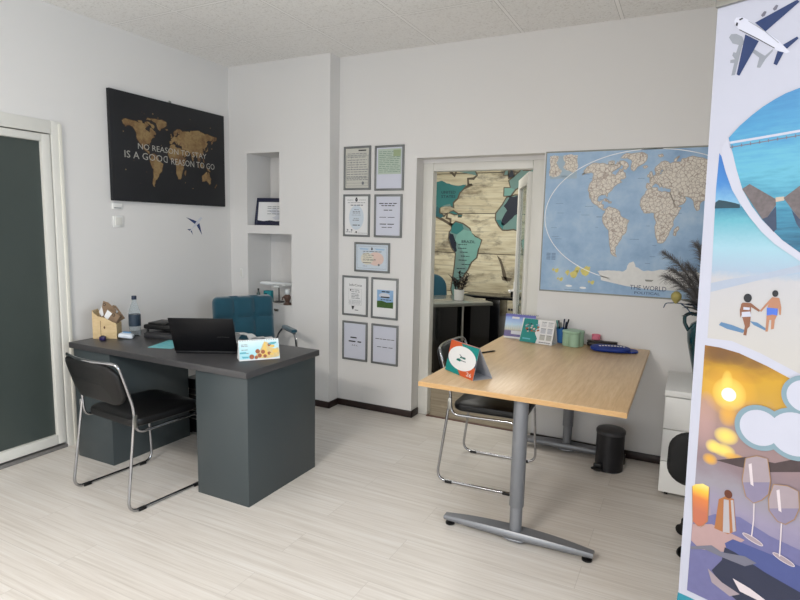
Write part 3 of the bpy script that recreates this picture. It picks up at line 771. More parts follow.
def dr5(s, X, Z):
    s.rect(X(0), Z(0), X(1), Z(1), PBLUE); s.disc(X(.62), Z(.45), .075, .055, PINKP, 2); s.disc(X(.35), Z(.45), .06, .05, mat('cream_guilloche', (.84, .82, .76), .55), 2.3)
    for w0 in (.05,): s.stroke([(X(w0), Z(.07)), (X(1-w0), Z(.07)), (X(1-w0), Z(.93)), (X(w0), Z(.93))], .002, GREYINK, 3, True)
    for a0, a1 in ((.1, .4), (.6, .9)): s.poly([(X(a0), Z(.86)), (X(a1), Z(.84)), (X(a1-.03), Z(.79)), (X(a0+.03), Z(.8))], BLUEG, 3)
    crest(s, X(.5), Z(.83), .008, INK)
    bars(s, X, Z, [(.22, .8, .72, .02, 4), (.22, .42, .65, .014, 2), (.22, .6, .58, .016, 3), (.22, .5, .5, .014, 3), (.22, .66, .42, .014, 4), (.22, .62, .38, .012, 3), (.22, .5, .28, .02, 1), (.22, .36, .15, .012, 1)], INK, 4); s.disc(X(.72), Z(.22), .01, .009, GREYINK, 4, 14)
def dr6(s, X, Z):
    s.rect(X(0), Z(0), X(1), Z(1), PAPER); s.text('InfoCons', X(.25), Z(.77), X(.8), .020, INK, 2)
    s.stroke([(X(.22), Z(.25)), (X(.8), Z(.25)), (X(.8), Z(.70)), (X(.22), Z(.70))], .0015, GREYINK, 2, True)
    bars(s, X, Z, [(.34, .72, c, .014, 2) for c in (.66, .61, .55, .51, .47, .43)]+[(.24, .78, c, .008, 5) for c in (.37, .34, .31, .28)], GREYINK, 3); s.disc(X(.3), Z(.66), .006, .008, INK, 3, 10)
    s.poly([(X(.34), Z(.22)), (X(.48), Z(.22)), (X(.43), Z(.12)), (X(.39), Z(.12))], INK, 3); bars(s, X, Z, [(.5, .74, .10, .016, 1)], INK, 3)
def dr7(s, X, Z):
    s.rect(X(0), Z(0), X(1), Z(1), PAPER); s.rect(X(.18), Z(.25), X(.88), Z(.73), SKYP, 2)
    s.poly([(X(.18), Z(.25)), (X(.88), Z(.25)), (X(.88), Z(.42)), (X(.6), Z(.40)), (X(.4), Z(.44)), (X(.18), Z(.43))], GRASSP, 3); s.disc(X(.5), Z(.58), .05, .022, PALEP, 3)
    bars(s, X, Z, [(.38, .72, .67, .03, 2), (.34, .72, .52, .035, 1), (.34, .8, .46, .018, 3)], INK, 4)
def dr8(s, X, Z):
    s.rect(X(0), Z(0), X(1), Z(1), PLAV); bars(s, X, Z, [(.3, .7, .58, .035, 1), (.22, .8, .47, .035, 1)], INK, 2); s.text('S.R.L.', X(.37), Z(.36), X(.66), .011, INK, 2)
def dr9(s, X, Z):
    s.rect(X(0), Z(0), X(1), Z(1), PLAV); bars(s, X, Z, [(.1, .92, .64, .016, 5), (.18, .85, .42, .016, 2)], INK, 2)
for q in [(1.116, 2.180, 1.371, 1.831, 'framed beige form with boxes and ruled lines, top left of the certificates', dr1), (1.407, 2.175, 1.669, 1.824, 'framed green form above blank white paper, top right of the certificates', dr2),
          (1.114, 1.797, 1.368, 1.453, 'framed white certificate with dark crest and stamps, second row left', dr3), (1.409, 1.795, 1.661, 1.453, 'framed plain white sheet with six lines of bold print, second row right', dr4),
          (1.226, 1.409, 1.559, 1.166, 'framed landscape certificate in pale blue and pink, alone in the third row', dr5),
          (1.111, 1.128, 1.360, .792, 'framed InfoCons notice with a boxed text, left of the green meadow picture', dr6), (1.392, 1.128, 1.640, .789, 'framed sheet with a small blue sky and green meadow picture', dr7),
          (1.115, .744, 1.361, .410, 'framed sheet with three short bold centred lines, bottom left of the certificates', dr8), (1.399, .745, 1.649, .409, 'framed sheet with two thin lines of print, bottom right of the certificates', dr9)]:
    frame(*q)

# ---- the political world map on the back wall
t = NT('map_sea'); v = t.coord()
t.link(t.ramp(t.noise(v, 5, 5, .6), [(.3, (.47, .60, .74)), (.5, (.56, .68, .80)), (.7, (.66, .75, .83))]), t.b.inputs['Base Color']); t.b.inputs['Roughness'].default_value = .38; SEA = t.m
t = NT('map_land'); v = t.coord(); vo = t.add('TexVoronoi', feature='DISTANCE_TO_EDGE'); vd = t.mix(.035, v, t.add('TexNoise').outputs['Color']); t.link(vd, vo.inputs['Vector']); vo.inputs['Scale'].default_value = 42
vo2 = t.add('TexVoronoi'); t.link(vd, vo2.inputs['Vector']); vo2.inputs['Scale'].default_value = 42
base = t.mix(t.math('FRACT', t.math('MULTIPLY', vo2.outputs['Distance'], 5)), srgb((.86, .83, .78)), srgb((.78, .75, .70)))
base = t.mix(t.math('MULTIPLY', t.math('LESS_THAN', vo.outputs['Distance'], .06), .6), base, srgb((.52, .43, .38)))
n = t.noise(v, 70, 3, .7); base = t.mix(t.math('MULTIPLY', t.math('GREATER_THAN', n, .56), .35), base, srgb((.45, .40, .38)))
t.link(base, t.b.inputs['Base Color']); t.b.inputs['Roughness'].default_value = .38; MLAND = t.m
COAST = mat('map_coast_tint', (.66, .62, .57), .4, var=.2, vscale=40); ICE = mat('map_ice', (.84, .84, .83), .4, var=.1, vscale=30); YEL = mat('map_inset_yellow', (.80, .76, .42), .4, var=.15, vscale=60); MAPW = mat('map_white', (.90, .91, .91), .4, var=.01); MTITLE = mat('map_title', (.13, .20, .34), .4, var=0); MBORD = mat('map_border', (.52, .53, .50), .4, var=.1)
t = thing('world_map', 'large blue political world map poster on the back wall right of the doorway', 'map', (3.44, YB-.001, 1.11))
f = pix(pm((3.44, YB-.001, 1.11))); MW, MHt = .675, .965
MB().span((-MW, -.003, 0), (MW, 0, MHt)).build('poster_sheet', MBORD, t)
s = Sheet(-.0032, .0004)
s.rect(-MW+.008, .010, MW-.008, MHt-.010, SEA, 1)
def wm(lon, lat):
    k = 1-.31*(lat/65)**2 if abs(lat) < 65 else .69-.006*(abs(lat)-65)
    return (.012+.00354*lon*k, .53+(.00488*lat if lat > -60 else -.2928+.0036*(lat+60)))
arc = [(.7*cos(a), .525+.42*sin(a)) for a in [pi*k/40 for k in range(-9, 50)]]
arc = [(-.655*cos(R(a))-.005, .525+.432*sin(R(a))) for a in range(-72, 97, 4)]
s.stroke(arc, .005, MAPW, 3)
s.stroke([(-x, z) for x, z in arc], .005, MAPW, 3)
s.rect(-.64, .78, -.46, .935, mat('map_inset_sea', (.60, .68, .74), .4, var=.1), 2)
for i, pts in enumerate([[(-.645, .80), (-.62, .79), (-.58, .80), (-.56, .83), (-.58, .85), (-.60, .89), (-.59, .935), (-.645, .935)], [(-.53, .835), (-.49, .82), (-.46, .84), (-.46, .935), (-.555, .935), (-.54, .89), (-.555, .86)]]): s.poly(roughen(pts, .15, 2, i), MLAND, 3)
for i, (k, pts) in enumerate(LAND.items()):
    q = roughen([wm(*p) for p in pts], .12, 1, i+20)
    s.stroke(q, .010, COAST, 2, True); s.poly(q, MLAND, 3)
ant = [(-.285, .160), (-.2, .168), (-.13, .165), (-.105, .18), (-.09, .225), (-.065, .235), (-.05, .20), (.0, .175), (.1, .19), (.2, .185), (.3, .19), (.38, .165), (.36, .108), (-.26, .100)]
s.poly(roughen(ant, .08, 2, 3), ICE, 3)
for k in range(46):
    x, z = rnd.uniform(-.62, .62), rnd.uniform(.2, .85); w_ = rnd.uniform(.015, .06); s.rect(x, z, x+w_, z+.0025, mat('map_small_print', (.40, .50, .62), .4, var=0), 2)
for cx, cz, sc in ((-.47, .13, 1.0), (-.40, .155, 1.2), (-.575, .15, .55), (-.54, .09, .5), (-.33, .08, .5)):
    for i, pts in enumerate([[(0, 0), (.03, .03), (.055, .025), (.05, -.005), (.03, -.03), (.01, -.02)], [(-.03, .005), (-.01, .03), (.0, .01), (-.015, -.012)]]):
        s.poly(roughen([(cx+a*sc, cz+c*sc) for a, c in pts], .2, 2, i), YEL, 2)
for x, z in ((-.47, .048), (-.375, .04)): s.disc(x, z, .022, .007, MAPW, 2)
for x in (-.635, -.600):
    for k in range(5): s.rect(x, .225+k*.010, x+.028, .231+k*.010, MATS['map_small_print'], 2)
s.text('THE WORLD', -.075, .050, .145, .030, MTITLE, 4); s.text('POLITICAL', -.045, .022, .11, .017, MTITLE, 4)
s.poly([(.02, .108), (.055, .108), (.065, .120), (.012, .120)], MBORD, 4)
s.rect(-.5, .02, -.40, .023, MATS['map_small_print'], 2)
s.done('map_print', t)

# ---- wooden mural in the next room
t = NT('mural_wood'); v = t.coord((.8, 1, 7)); v2 = t.coord((1, 1, 2.2)); v3 = t.coord((.5, 1, 22))
c = t.ramp(t.noise(v, 3, 5, .6), [(.3, (.74, .69, .57)), (.47, (.84, .80, .68)), (.6, (.89, .86, .75))])
c = t.mix(t.ramp(t.noise(v2, 2.2, 5, .68), [(.52, 0.0), (.66, .78)]), c, srgb((.33, .29, .25)))
c = t.mix(t.math('MULTIPLY', t.ramp(t.noise(v3, 2.2, 3), [(.55, 0.0), (.66, 1.0)]), .28), c, srgb((.36, .29, .23)))
t.link(c, t.b.inputs['Base Color']); t.b.inputs['Roughness'].default_value = .5; MWOOD = t.m
def teal(name, c, va=.12): return mat(name, c, .5, var=va, vscale=10)
T1, T2, T3, T4 = teal('mural_pale_teal', (.46, .60, .58)), teal('mural_mid_teal', (.22, .50, .50)), teal('mural_navy', (.13, .16, .22)), teal('mural_aqua', (.50, .70, .66)); SHOR = mat('mural_scorched_shore', (.40, .36, .30), .6, var=.25, vscale=20)
t = thing('map_mural', 'teal world map printed on pale wooden boards, filling the wall beyond the doorway', 'mural', (1.4, RY-.001, .46))
for k, (z0, z1) in enumerate([(.0, .243), (.247, .757), (.761, 1.274), (1.278, 1.79), (1.794, 2.18)]):
    MB().span((-1.6, -.018, z0+.002), (1.6, -.006, z1-.002), .003).build('board', MWOOD, t)
MB().span((-1.6, -.006, 0), (1.6, 0, 2.18)).build('backing', BLACKP, t)
s = Sheet(-.019, .0016)
def mm(lon, lat):
    y = math.log(math.tan(pi/4+R(lat)/2)) if lat < 78 else 2.25
    return (.723-1.4+.0117*(lon+80), 1.475-.46+(.70 if lat > 0 else .78)*y)
def shift(k, p):
    if k in ('north_america', 'baffin', 'cuba', 'hispaniola'): return (p[0]+12.5+max(0, p[1]-25)*.14*max(0, (p[0]+85)/30), p[1])
    if k == 'south_america': return (-33+(p[0]+35)*.84, p[1])
    return p
names_ = ['north_america', 'greenland', 'baffin', 'south_america', 'africa', 'britain', 'ireland', 'iceland', 'cuba', 'hispaniola', 'eurasia']
for i, k in enumerate(names_):
    pts = [(min(p[0], 55), min(p[1], 77)) for p in LAND[k]] if k == 'eurasia' else [(max(p[0], -140), min(p[1], 72)) for p in LAND[k]]
    pts = [shift(k, p) for p in pts] if k != 'eurasia' else pts
    if k == 'eurasia': pts = [p for p in LAND[k] if p[0] < 60 and p[1] < 70 and not (p[0] > 44 and p[1] < 26)]
    q = [mm(*p) for p in pts]; q = [(min(1.58, max(-1.58, a)), min(2.17, max(.01, b_))) for a, b_ in q]
    s.stroke(q, .035, SHOR, 1, True); s.poly(q, T3 if k in ('britain',) else T2 if k in ('cuba', 'hispaniola', 'iceland') else T1, 2)
def region(pts, m, k=''): s.poly(roughen([mm(*shift(k, p)) for p in pts], .07, 2, 4), m, 3)
region([(-124, 48), (-95, 49), (-83, 46), (-75, 45), (-67, 46), (-70, 43), (-74, 40), (-76, 35), (-81, 31), (-81, 26), (-84, 30), (-90, 29), (-97, 26), (-106, 32), (-115, 32), (-121, 35)], T2, 'north_america')
region([(-115, 31), (-106, 31), (-97, 26), (-97, 21), (-91, 18), (-96, 16), (-105, 20), (-110, 26)], teal('mural_blue_teal', (.20, .42, .45)), 'north_america')
region([(-77, 8), (-72, 12), (-62, 10), (-60, 5), (-66, 1), (-70, -1), (-78, 1)], T2, 'south_america')
region([(-80, 0), (-75, -1), (-70, -9), (-69, -17), (-71, -18), (-76, -14), (-81, -5)], T3, 'south_america')
region([(-66, 1), (-60, 4), (-50, 3), (-44, -3), (-35, -6), (-39, -14), (-41, -22), (-48, -26), (-53, -32), (-57, -29), (-58, -20), (-65, -11), (-73, -8), (-70, -2)], T4, 'south_america')
region([(-3, 36), (8, 37), (10, 33), (12, 24), (3, 19), (-2, 14), (-8, 9), (-11, 11), (-5, 24), (-9, 28)], T3)
region([(-17, 15), (-12, 15), (-8, 10), (-9, 5), (-13, 9)], T2)
region([(-9, 43), (-2, 43), (2, 42), (-2, 37), (-9, 37)], T4)
region([(12, 24), (24, 32), (34, 27), (37, 20), (25, 12), (14, 14)], T2)
region([(9, 4), (14, 12), (25, 12), (29, 0), (12, -6)], T4)
x, z = mm(-56, -9); s.text('BRAZIL', x, z, x+.19, .035, T3, 5)
x, z = mm(-92, 60); s.text('CANADA', x+.18, z, x+.36, .035, T3, 5)
x, z = mm(-96, 39); s.text('UNITED', x+.16, z, x+.36, .035, T3, 5); s.text('STATES', x+.16, z-.055, x+.36, .035, T3, 5)
for la in range(3, 11): 
    x, z = mm(-58+rnd.uniform(-3, 3), -la*3.6); s.lines(x, x+.12, z, .008, T3, 5, 3, rnd)
rosx, rosz = .18, .60
s.poly([(rosx-.09, rosz+.15), (rosx-.03, rosz+.02), (rosx+.0, rosz-.12), (rosx+.07, rosz-.20), (rosx+.035, rosz-.06), (rosx-.03, rosz+.10)], SHOR, 2)
s.poly([(rosx-.02, rosz-.12), (rosx+.12, rosz-.14), (rosx+.10, rosz-.18), (rosx, rosz-.17)], SHOR, 2)
s.text('A', .235, .045, .26, .04, T3, 3); s.lines(.27, .36, .045, .025, T3, 3, 2, rnd)
s.done('mural_print', t)

# ================================================================ roll-up banner
BL, BRZ, BRY = (3.762, -1.815, 0), R(-24), R(-1.1)
BM = pm(BL, BRZ, BRY); f = pix(BM)
t = thing('rollup_banner', 'tall white roll-up travel banner with sea, beach and sunset pictures at the right edge', 'banner', BL, rot=(0, BRY, BRZ))
BW, BT = .86, 2.245
VINYL = mat('banner_vinyl', (.72, .73, .79), .38, var=.008)
MB().span((0, 0, .07), (BW, .0012, BT)).build('banner_sheet', VINYL, t)
b = MB(); b.span((-.004, -.012, BT-.012), (BW+.004, .016, BT+.022), .005); b.build('top_rail', STEEL, t)
b = MB(); b.box((BW/2, .02, .045), (BW+.02, .10, .075), .018); b.build('base_cassette', STEEL, t)
for x in (.12, BW-.12):
    b = MB(); b.box((x, .0, .006), (.05, .30, .012), .004); b.build('foot', STEEL, t)
b = MB(); b.tube([(BW/2, .02, .06), (BW/2, .03, BT)], .010, 8); b.build('support_pole', STEEL, t)
def zc(v): return f(745, v)[1]
def q(*pts): return [f(*p) for p in pts]
s = Sheet(0, .0004)
SEAB = ramp_mat('banner_sea', 2, zc(255), zc(85), [(0, (.06, .30, .42)), (.25, (.20, .50, .62)), (.5, (.36, .66, .76)), (.75, (.26, .56, .74)), (1, (.22, .49, .70))], .38, 6, .5, (2, 1, 14))
BEACH = ramp_mat('banner_beach', 2, zc(350), zc(152), [(0, (.72, .71, .70)), (.36, (.70, .70, .72)), (.40, (.60, .67, .75)), (.52, (.58, .73, .79)), (.66, (.36, .64, .71)), (.725, (.18, .48, .60)), (.74, (.48, .68, .80)), (.85, (.22, .48, .74)), (1, (.14, .40, .70))], .38, 60, .05, (1, 1, 1.5))
def soft_spots(m, spots):
    """blurred lights of the printed photograph, mixed over its background colours"""
    t = NT.__new__(NT); t.m = m; t.t = m.node_tree; t.n = t.t.nodes; t.b = t.n['Principled BSDF']
    src = t.b.inputs['Base Color'].links[0].from_socket; o = t.sep(t.coord())
    for px, py, rx, ry, col, k in spots:
        x, z = f(px, py); x2, _ = f(px+rx, py); _, z2 = f(px, py-ry)
        dx = t.math('DIVIDE', t.math('SUBTRACT', o[0], x), abs(x2-x)); dz = t.math('DIVIDE', t.math('SUBTRACT', o[2], z), abs(z2-z))
        d = t.math('ADD', t.math('MULTIPLY', dx, dx), t.math('MULTIPLY', dz, dz))
        src = t.mix(t.math('MULTIPLY', t.math('POWER', t.math('MAXIMUM', t.math('SUBTRACT', 1, d), 0), .7), k), src, srgb(col))
    t.t.links.new(src, t.b.inputs['Base Color']); return m
SUNSET = ramp_mat('banner_sunset', 2, zc(605), zc(343), [(0, (.30, .32, .48)), (.2, (.38, .38, .55)), (.34, (.55, .52, .62)), (.44, (.55, .53, .57)), (.52, (.50, .43, .46)), (.66, (.58, .48, .47)), (.74, (.63, .50, .41)), (.79, (.72, .56, .20)), (.87, (.74, .57, .13)), (.95, (.52, .35, .13)), (1, (.40, .26, .13))], .38, 5, .12, (2, 1, 3))
YG, AM, DB = (.93, .82, .40), (.86, .64, .20), (.38, .27, .16)
soft_spots(SUNSET, [(722, 356, 26, 9, DB, .7), (750, 362, 22, 8, DB, .5), (716, 375, 16, 8, (.62, .44, .14), .6), (746, 378, 18, 6, (.66, .46, .14), .5), (729, 392, 30, 26, AM, .6), (729, 394, 18, 17, YG, .8), (727, 382, 6, 12, YG, .6), (728, 416, 10, 11, AM, .7), (726, 436, 13, 9, YG, .95), (713, 446, 8, 7, YG, .95), (723, 450, 13, 7, YG, .95), (710, 459, 8, 6, AM, .9), (735, 458, 12, 5, AM, .8), (705, 420, 12, 30, (.72, .58, .56), .5), (700, 520, 12, 30, (.80, .62, .48), .5)])
def pc(name, c, va=.05): return mat('banner_'+name, c, .4, var=va, vscale=40)
TEALB = pc('teal_band', (.16, .52, .60)); WHT = pc('white', (.73, .74, .80), .01); NAVB = pc('navy', (.09, .19, .38)); GRYB = pc('shadow_grey', (.55, .57, .61)); CLDO = pc('cloud_outline', (.48, .58, .63)); DKB = pc('dark', (.12, .13, .16)); HILL = pc('hill', (.10, .24, .30), .2); THATCH = mat('banner_thatch', (.40, .37, .38), .5, var=.4, vscale=90); WOODB = pc('jetty', (.72, .66, .60)); SKIN = pc('skin', (.50, .33, .25)); SKIN2 = pc('skin_light', (.66, .47, .37)); BLUEB = pc('shorts', (.28, .42, .78)); SHADB = pc('sand_shadow', (.34, .48, .62)); SUNB = pc('sun', (.98, .96, .88)); GLOW = pc('glow', (.93, .82, .42)); GLOW2 = pc('amber', (.86, .62, .22)); DUSK = pc('dusk_hill', (.26, .21, .22), .2); GLS = pc('glass_lilac', (.60, .55, .58)); GLS2 = pc('glass_light', (.80, .76, .78)); GLSB = pc('glass_amber', (.60, .47, .33)); COPPER = pc('copper', (.62, .40, .24)); SILV = pc('silver', (.66, .64, .66)); BRN = pc('brown_knob', (.36, .18, .12)); NAPK = pc('napkin', (.27, .31, .52)); NAPD = pc('napkin_fold', (.15, .17, .26)); TABL = pc('table_linen', (.66, .55, .55)); MIDG = pc('mid_grey', (.42, .42, .48))
# aeroplane emblem
ae = lambda *pts: [f(720+x/6.667, y/6.667) for x, y in pts]
s.poly(ae((60, 250), (75, 228), (110, 226), (150, 245), (165, 290), (300, 372), (355, 325), (352, 342), (305, 392), (268, 452), (246, 450), (262, 385), (210, 345), (150, 300), (100, 500), (76, 504), (95, 420), (68, 420), (70, 400), (100, 395), (82, 370), (90, 348), (108, 352), (125, 300), (85, 290)), GRYB, 1)
s.poly(ae((95, 142), (108, 118), (150, 114), (185, 130), (390, 268), (420, 300), (440, 320), (466, 346), (440, 356), (380, 336), (250, 262), (140, 205), (108, 178)), pc('fuselage', (.80, .81, .87), .02), 2)
s.stroke(ae((130, 198), (250, 258), (365, 322)), .002, DKB, 3); s.stroke(ae((190, 140), (300, 208), (392, 286)), .0015, GRYB, 3)
for a in (ae((235, 152), (305, 210), (533, 12), (516, -2)), ae((170, 230), (260, 275), (130, 506), (112, 497)), ae((420, 300), (447, 326), (526, 256), (515, 244)), ae((385, 340), (426, 350), (380, 436), (358, 426))): s.poly(a, NAVB, 4)
for x, y in ((292, 92), (370, 50)): s.poly(ae((x-18, y+10), (x+5, y-18), (x+20, y-14), (x+8, y+14), (x-8, y+22)), MIDG, 3)
s.poly(ae((106, 170), (112, 150), (122, 152), (118, 176)), DKB, 5); s.poly(ae((128, 130), (152, 118), (156, 126), (134, 138)), DKB, 5)
# beach
ring = [(722, 157), (726, 172), (732.5, 190), (740, 203), (750, 217.5), (762, 232), (775, 244), (800, 261), (840, 276), (880, 272)]
s.poly(q((719.5, 153), *ring, (930, 300), (930, 440), (870, 410), (800, 374), (760, 353), (732, 341), (707.5, 338), (711, 285), (716, 190)), BEACH, 1)
s.poly(q((715.4, 202.5), (719, 200), (726, 201), (735, 203), (740, 204.5), (740, 208), (714.8, 208.5)), HILL, 2)
s.poly(q((711, 283), (730, 279), (760, 274.5), (800, 265), (840, 256), (840, 262), (800, 272), (760, 280), (735, 286), (710.6, 292)), pc('wet_sand', (.63, .67, .74)), 2)
pr_ = lambda *pts: [f(700+x/4, 190+y/4) for x, y in pts]
for a in (pr_((172, 572), (180, 560), (130, 540), (85, 528), (76, 540), (110, 556)), pr_((270, 566), (262, 552), (230, 530), (200, 524), (215, 540))): s.poly(a, SHADB, 3)
s.poly(pr_((166, 455), (172, 450), (205, 452), (240, 480), (238, 488), (205, 468), (204, 500), (200, 545), (190, 555), (186, 582), (174, 580), (180, 545), (172, 515), (166, 500), (162, 512), (160, 480)), SKIN, 4)
s.poly(pr_((168, 488), (202, 486), (206, 506), (168, 508)), WHT, 5); s.rect(*f(743.5, 309.5), *f(750, 307.5), WHT, 5); s.disc(*f(748, 298), .0115, .0135, DKB, 5)
s.poly(pr_((278, 440), (290, 428), (318, 432), (326, 470), (324, 500), (318, 500), (314, 470), (310, 500), (300, 520), (296, 555), (284, 558), (286, 520), (278, 520), (272, 566), (262, 566), (266, 520), (268, 480), (275, 455), (245, 488), (240, 482)), SKIN2, 4)
s.poly(pr_((268, 470), (312, 474), (310, 502), (290, 498), (268, 502)), BLUEB, 5); s.disc(*f(775.5, 293.5), .008, .010, DKB, 5)
# lagoon inside its white ring
s.poly(q((722, 148), (729, 137), (729, 138), (730, 146), (732.5, 151), (737, 170), (743, 190), (752, 206), (762.5, 220), (782.5, 240), (800, 252.5), (850, 262), (890, 255), (900, 262), (880, 276), (840, 278), *[p for p in ring[::-1][2:]]), WHT, 6)
lag = q((729, 138), (740, 126), (752, 115.5), (763, 107), (775, 99.5), (786, 93.5), (800, 88), (830, 80), (870, 84), (905, 110), (920, 155), (910, 205), (885, 245), (850, 260), (820, 259), (800, 252.5), (782.5, 240), (762.5, 220), (752, 206), (743, 190), (737, 170), (732.5, 151))
s.poly(lag, SEAB, 7)
s.stroke(q((729.5, 143), (760, 138), (800, 131), (870, 119)), .007, WHT, 8); s.stroke(q((730.5, 147.5), (760, 142.5), (800, 135.5), (870, 123.5)), .003, MIDG, 8)
for k in range(9): x = 733+9*k; v = 146.7-.171*(x-730); s.stroke(q((x, v-1), (x, v+2.2)), .003, MIDG, 9)
s.poly(q((776, 202), (784.6, 200.5), (784.6, 196.5), (776, 197.5)), WOODB, 8)
s.poly(q((742.5, 189), (750, 184), (776, 199), (776.5, 205), (768, 217), (762.5, 219)), THATCH, 9); s.poly(q((762.5, 219), (768, 217), (776.5, 206), (777, 229), (774, 232)), pc('hut_wall', (.20, .26, .36), .3), 9)
s.poly(q((784, 198), (800, 186), (830, 176), (850, 200), (830, 222), (800, 220)), THATCH, 9); s.poly(q((792, 210), (800, 219), (830, 222), (830, 240), (806, 236), (797, 224)), MATS['banner_hut_wall'], 10)
# dinner at sunset
sun = q((705, 345), (720, 347.5), (739, 353), (767, 366), (793, 380), (830, 400), (900, 450), (900, 640), (760, 628), (735, 612), (709, 600.5), (687, 590), (691, 540), (696, 470))
s.poly(sun, SUNSET, 1)
a, c = f(729, 394.5); s.disc(a, c, .022, .022, SUNB, 5)
s.poly(q((716, 460), (745, 457), (775, 463), (800, 458), (860, 450), (860, 482), (800, 472), (770, 472), (740, 467)), DUSK, 3)
s.poly(q((690.5, 545), (693.6, 520), (715, 514), (740, 517), (770, 536), (800, 550), (860, 560), (900, 585), (900, 640), (760, 628), (735, 612), (709, 600.5), (687, 590)), pc('blue_cloth', (.40, .40, .57), .12), 2)
s.poly(q((691.2, 540), (693, 524), (712, 524), (745, 540), (725, 552), (700, 549)), TABL, 3)
s.poly(q((725, 543), (733, 539), (800, 566), (860, 590), (860, 625), (790, 612), (760, 590), (730, 560)), NAPK, 4)
s.poly(q((725, 547), (735, 552), (765, 572), (800, 592), (850, 610), (850, 630), (760, 620), (725, 590), (712, 570), (722, 560)), NAPD, 5)
s.poly(q((691, 546), (712, 545), (722, 552), (745, 556), (757, 563), (745, 566), (720, 556), (705, 549), (691, 549)), MIDG, 6); s.poly(q((733, 578), (750, 588), (766, 600), (760, 601), (740, 591)), GLS2, 6); s.poly(q((708, 568), (722, 582), (740, 594), (730, 596), (712, 582)), GLS, 6)
CANDLE = ramp_mat('banner_candle', 2, zc(527), zc(484), [(0, (.70, .40, .30)), (.3, (.80, .46, .24)), (.5, (.92, .72, .24)), (.7, (.92, .84, .52)), (1, (.70, .58, .42))], .38, 20, .12); s.poly(q((692.6, 486), (696, 484), (703, 483.5), (709.5, 487), (709, 505), (708, 520), (704, 525.5), (698, 526), (693.3, 521)), CANDLE, 4); s.stroke(q((692.6, 486), (693, 522), (701, 527), (708, 521), (709.5, 487)), .002, GLSB, 6)
s.poly(q((719, 499), (726, 496), (734, 499), (736.5, 531), (728, 534), (714.5, 528)), COPPER, 4); s.poly(q((724, 499), (729, 500), (730, 533), (723, 532)), SILV, 5); s.poly(q((731, 500), (733.5, 500), (736, 531), (733, 532)), SILV, 5); s.disc(*f(728.5, 494), .012, .014, BRN, 5)
def glass(bowl, stem, foot, k):
    s.poly(q(*bowl), GLS, k); s.stroke(q(*bowl), .0025, GLSB, k+1, True); s.stroke(q(*stem), .0035, GLS2, k+1)
    a, c = f(*foot); s.disc(a, c, .030, .008, GLS, k, 24, -.25); s.stroke([(a+.030*cos(i*pi/12)*cos(-.25), c+.030*cos(i*pi/12)*sin(-.25)+.008*sin(i*pi/12)) for i in range(24)], .002, GLS2, k+.5, True)
    x0 = bowl[0]; s.poly(q((x0[0]+3, x0[1]+6), (x0[0]+6, x0[1]+5), (x0[0]+8, x0[1]+28), (x0[0]+5, x0[1]+26)), GLS2, k+1)
    n = len(bowl); s.poly(q(*[(x, max(y, bowl[0][1]+24)) for x, y in bowl]), pc('glass_shade', (.50, .47, .57)), k+.6)
glass([(746, 458), (757, 455.5), (768, 458.5), (771, 480), (769, 494), (762, 500), (754, 503), (746, 496), (742.5, 480)], [(754.5, 503), (754, 520), (752, 536)], (753, 539), 8)
glass([(774, 484), (788, 485.5), (799, 491), (800, 508), (795, 519), (786, 524), (778, 521), (769.5, 510), (769, 498)], [(782, 523), (781, 540), (780, 556)], (784, 559), 10)
# speech clouds
for ex, m, k in ((6, CLDO, 12), (0, WHT, 13)):
    for j, (x, y, r_) in enumerate(((760, 427.5, 21), (795, 434, 27), (806, 396, 20), (838, 425, 30), (850, 400, 26))):
        a, c = f(x, y); a2, _ = f(x+r_+ex, y); s.disc(a, c, abs(a2-a), abs(a2-a), m, k+.15*j, 36)
s.poly(q((677.9, 592), (690, 597.5), (709, 607), (735, 619), (760, 635), (800, 645), (830, 648), (830, 700), (664, 700)), TEALB, 1)
s.done('banner_print', t)

# ================================================================ things on the grey desk
ZD = .765
def tent(name, label, loc, rz, w, h, d, draw, cat='calendar', back=PAPER, ap=.5):
    """desk calendar: two cards leaning together on a folded foot"""
    t = thing(name, label, cat, loc, rz, None); a = math.atan2(d*ap, h); hh = math.hypot(h, d*ap); a2 = math.atan2(d*(1-ap), h); h2 = math.hypot(h, d*(1-ap))
    fr = bpy.data.objects.new('front_card', None); COL.objects.link(fr); fr.parent = t; fr.location = (0, 0, .001); fr.rotation_euler = (-a, 0, 0)
    MB().span((-w/2, 0, 0), (w/2, .0015, hh)).build('card', back, fr)
    s = Sheet(0, .0004); draw(s, w, hh); s.done('front_print', fr)
    bk = MB().span((-w/2, -.0015, 0), (w/2, 0, h2), 0).build('back_card', back, t); bk.location = (0, d, .001); bk.rotation_euler = (a2, 0, 0)
    MB().span((-w/2, .003, 0), (w/2, d-.003, .0012)).build('foot_card', back, t)
    return t
SKYC = ramp_mat('calendar_sky', 2, 0, .12, [(0, (.62, .84, .88)), (.5, (.72, .88, .91)), (1, (.86, .92, .93))], .45, 20, .3)
SANDC = mat('calendar_sand', (.84, .74, .52), .45, var=.25, vscale=60); RUSTC = mat('calendar_rust', (.62, .36, .24), .45, var=.25, vscale=60); AQUAC = mat('calendar_aqua', (.38, .70, .76), .45, var=.1); YELC = mat('calendar_yellow', (.90, .76, .40), .45, var=.1)
rnd = random.Random(21)
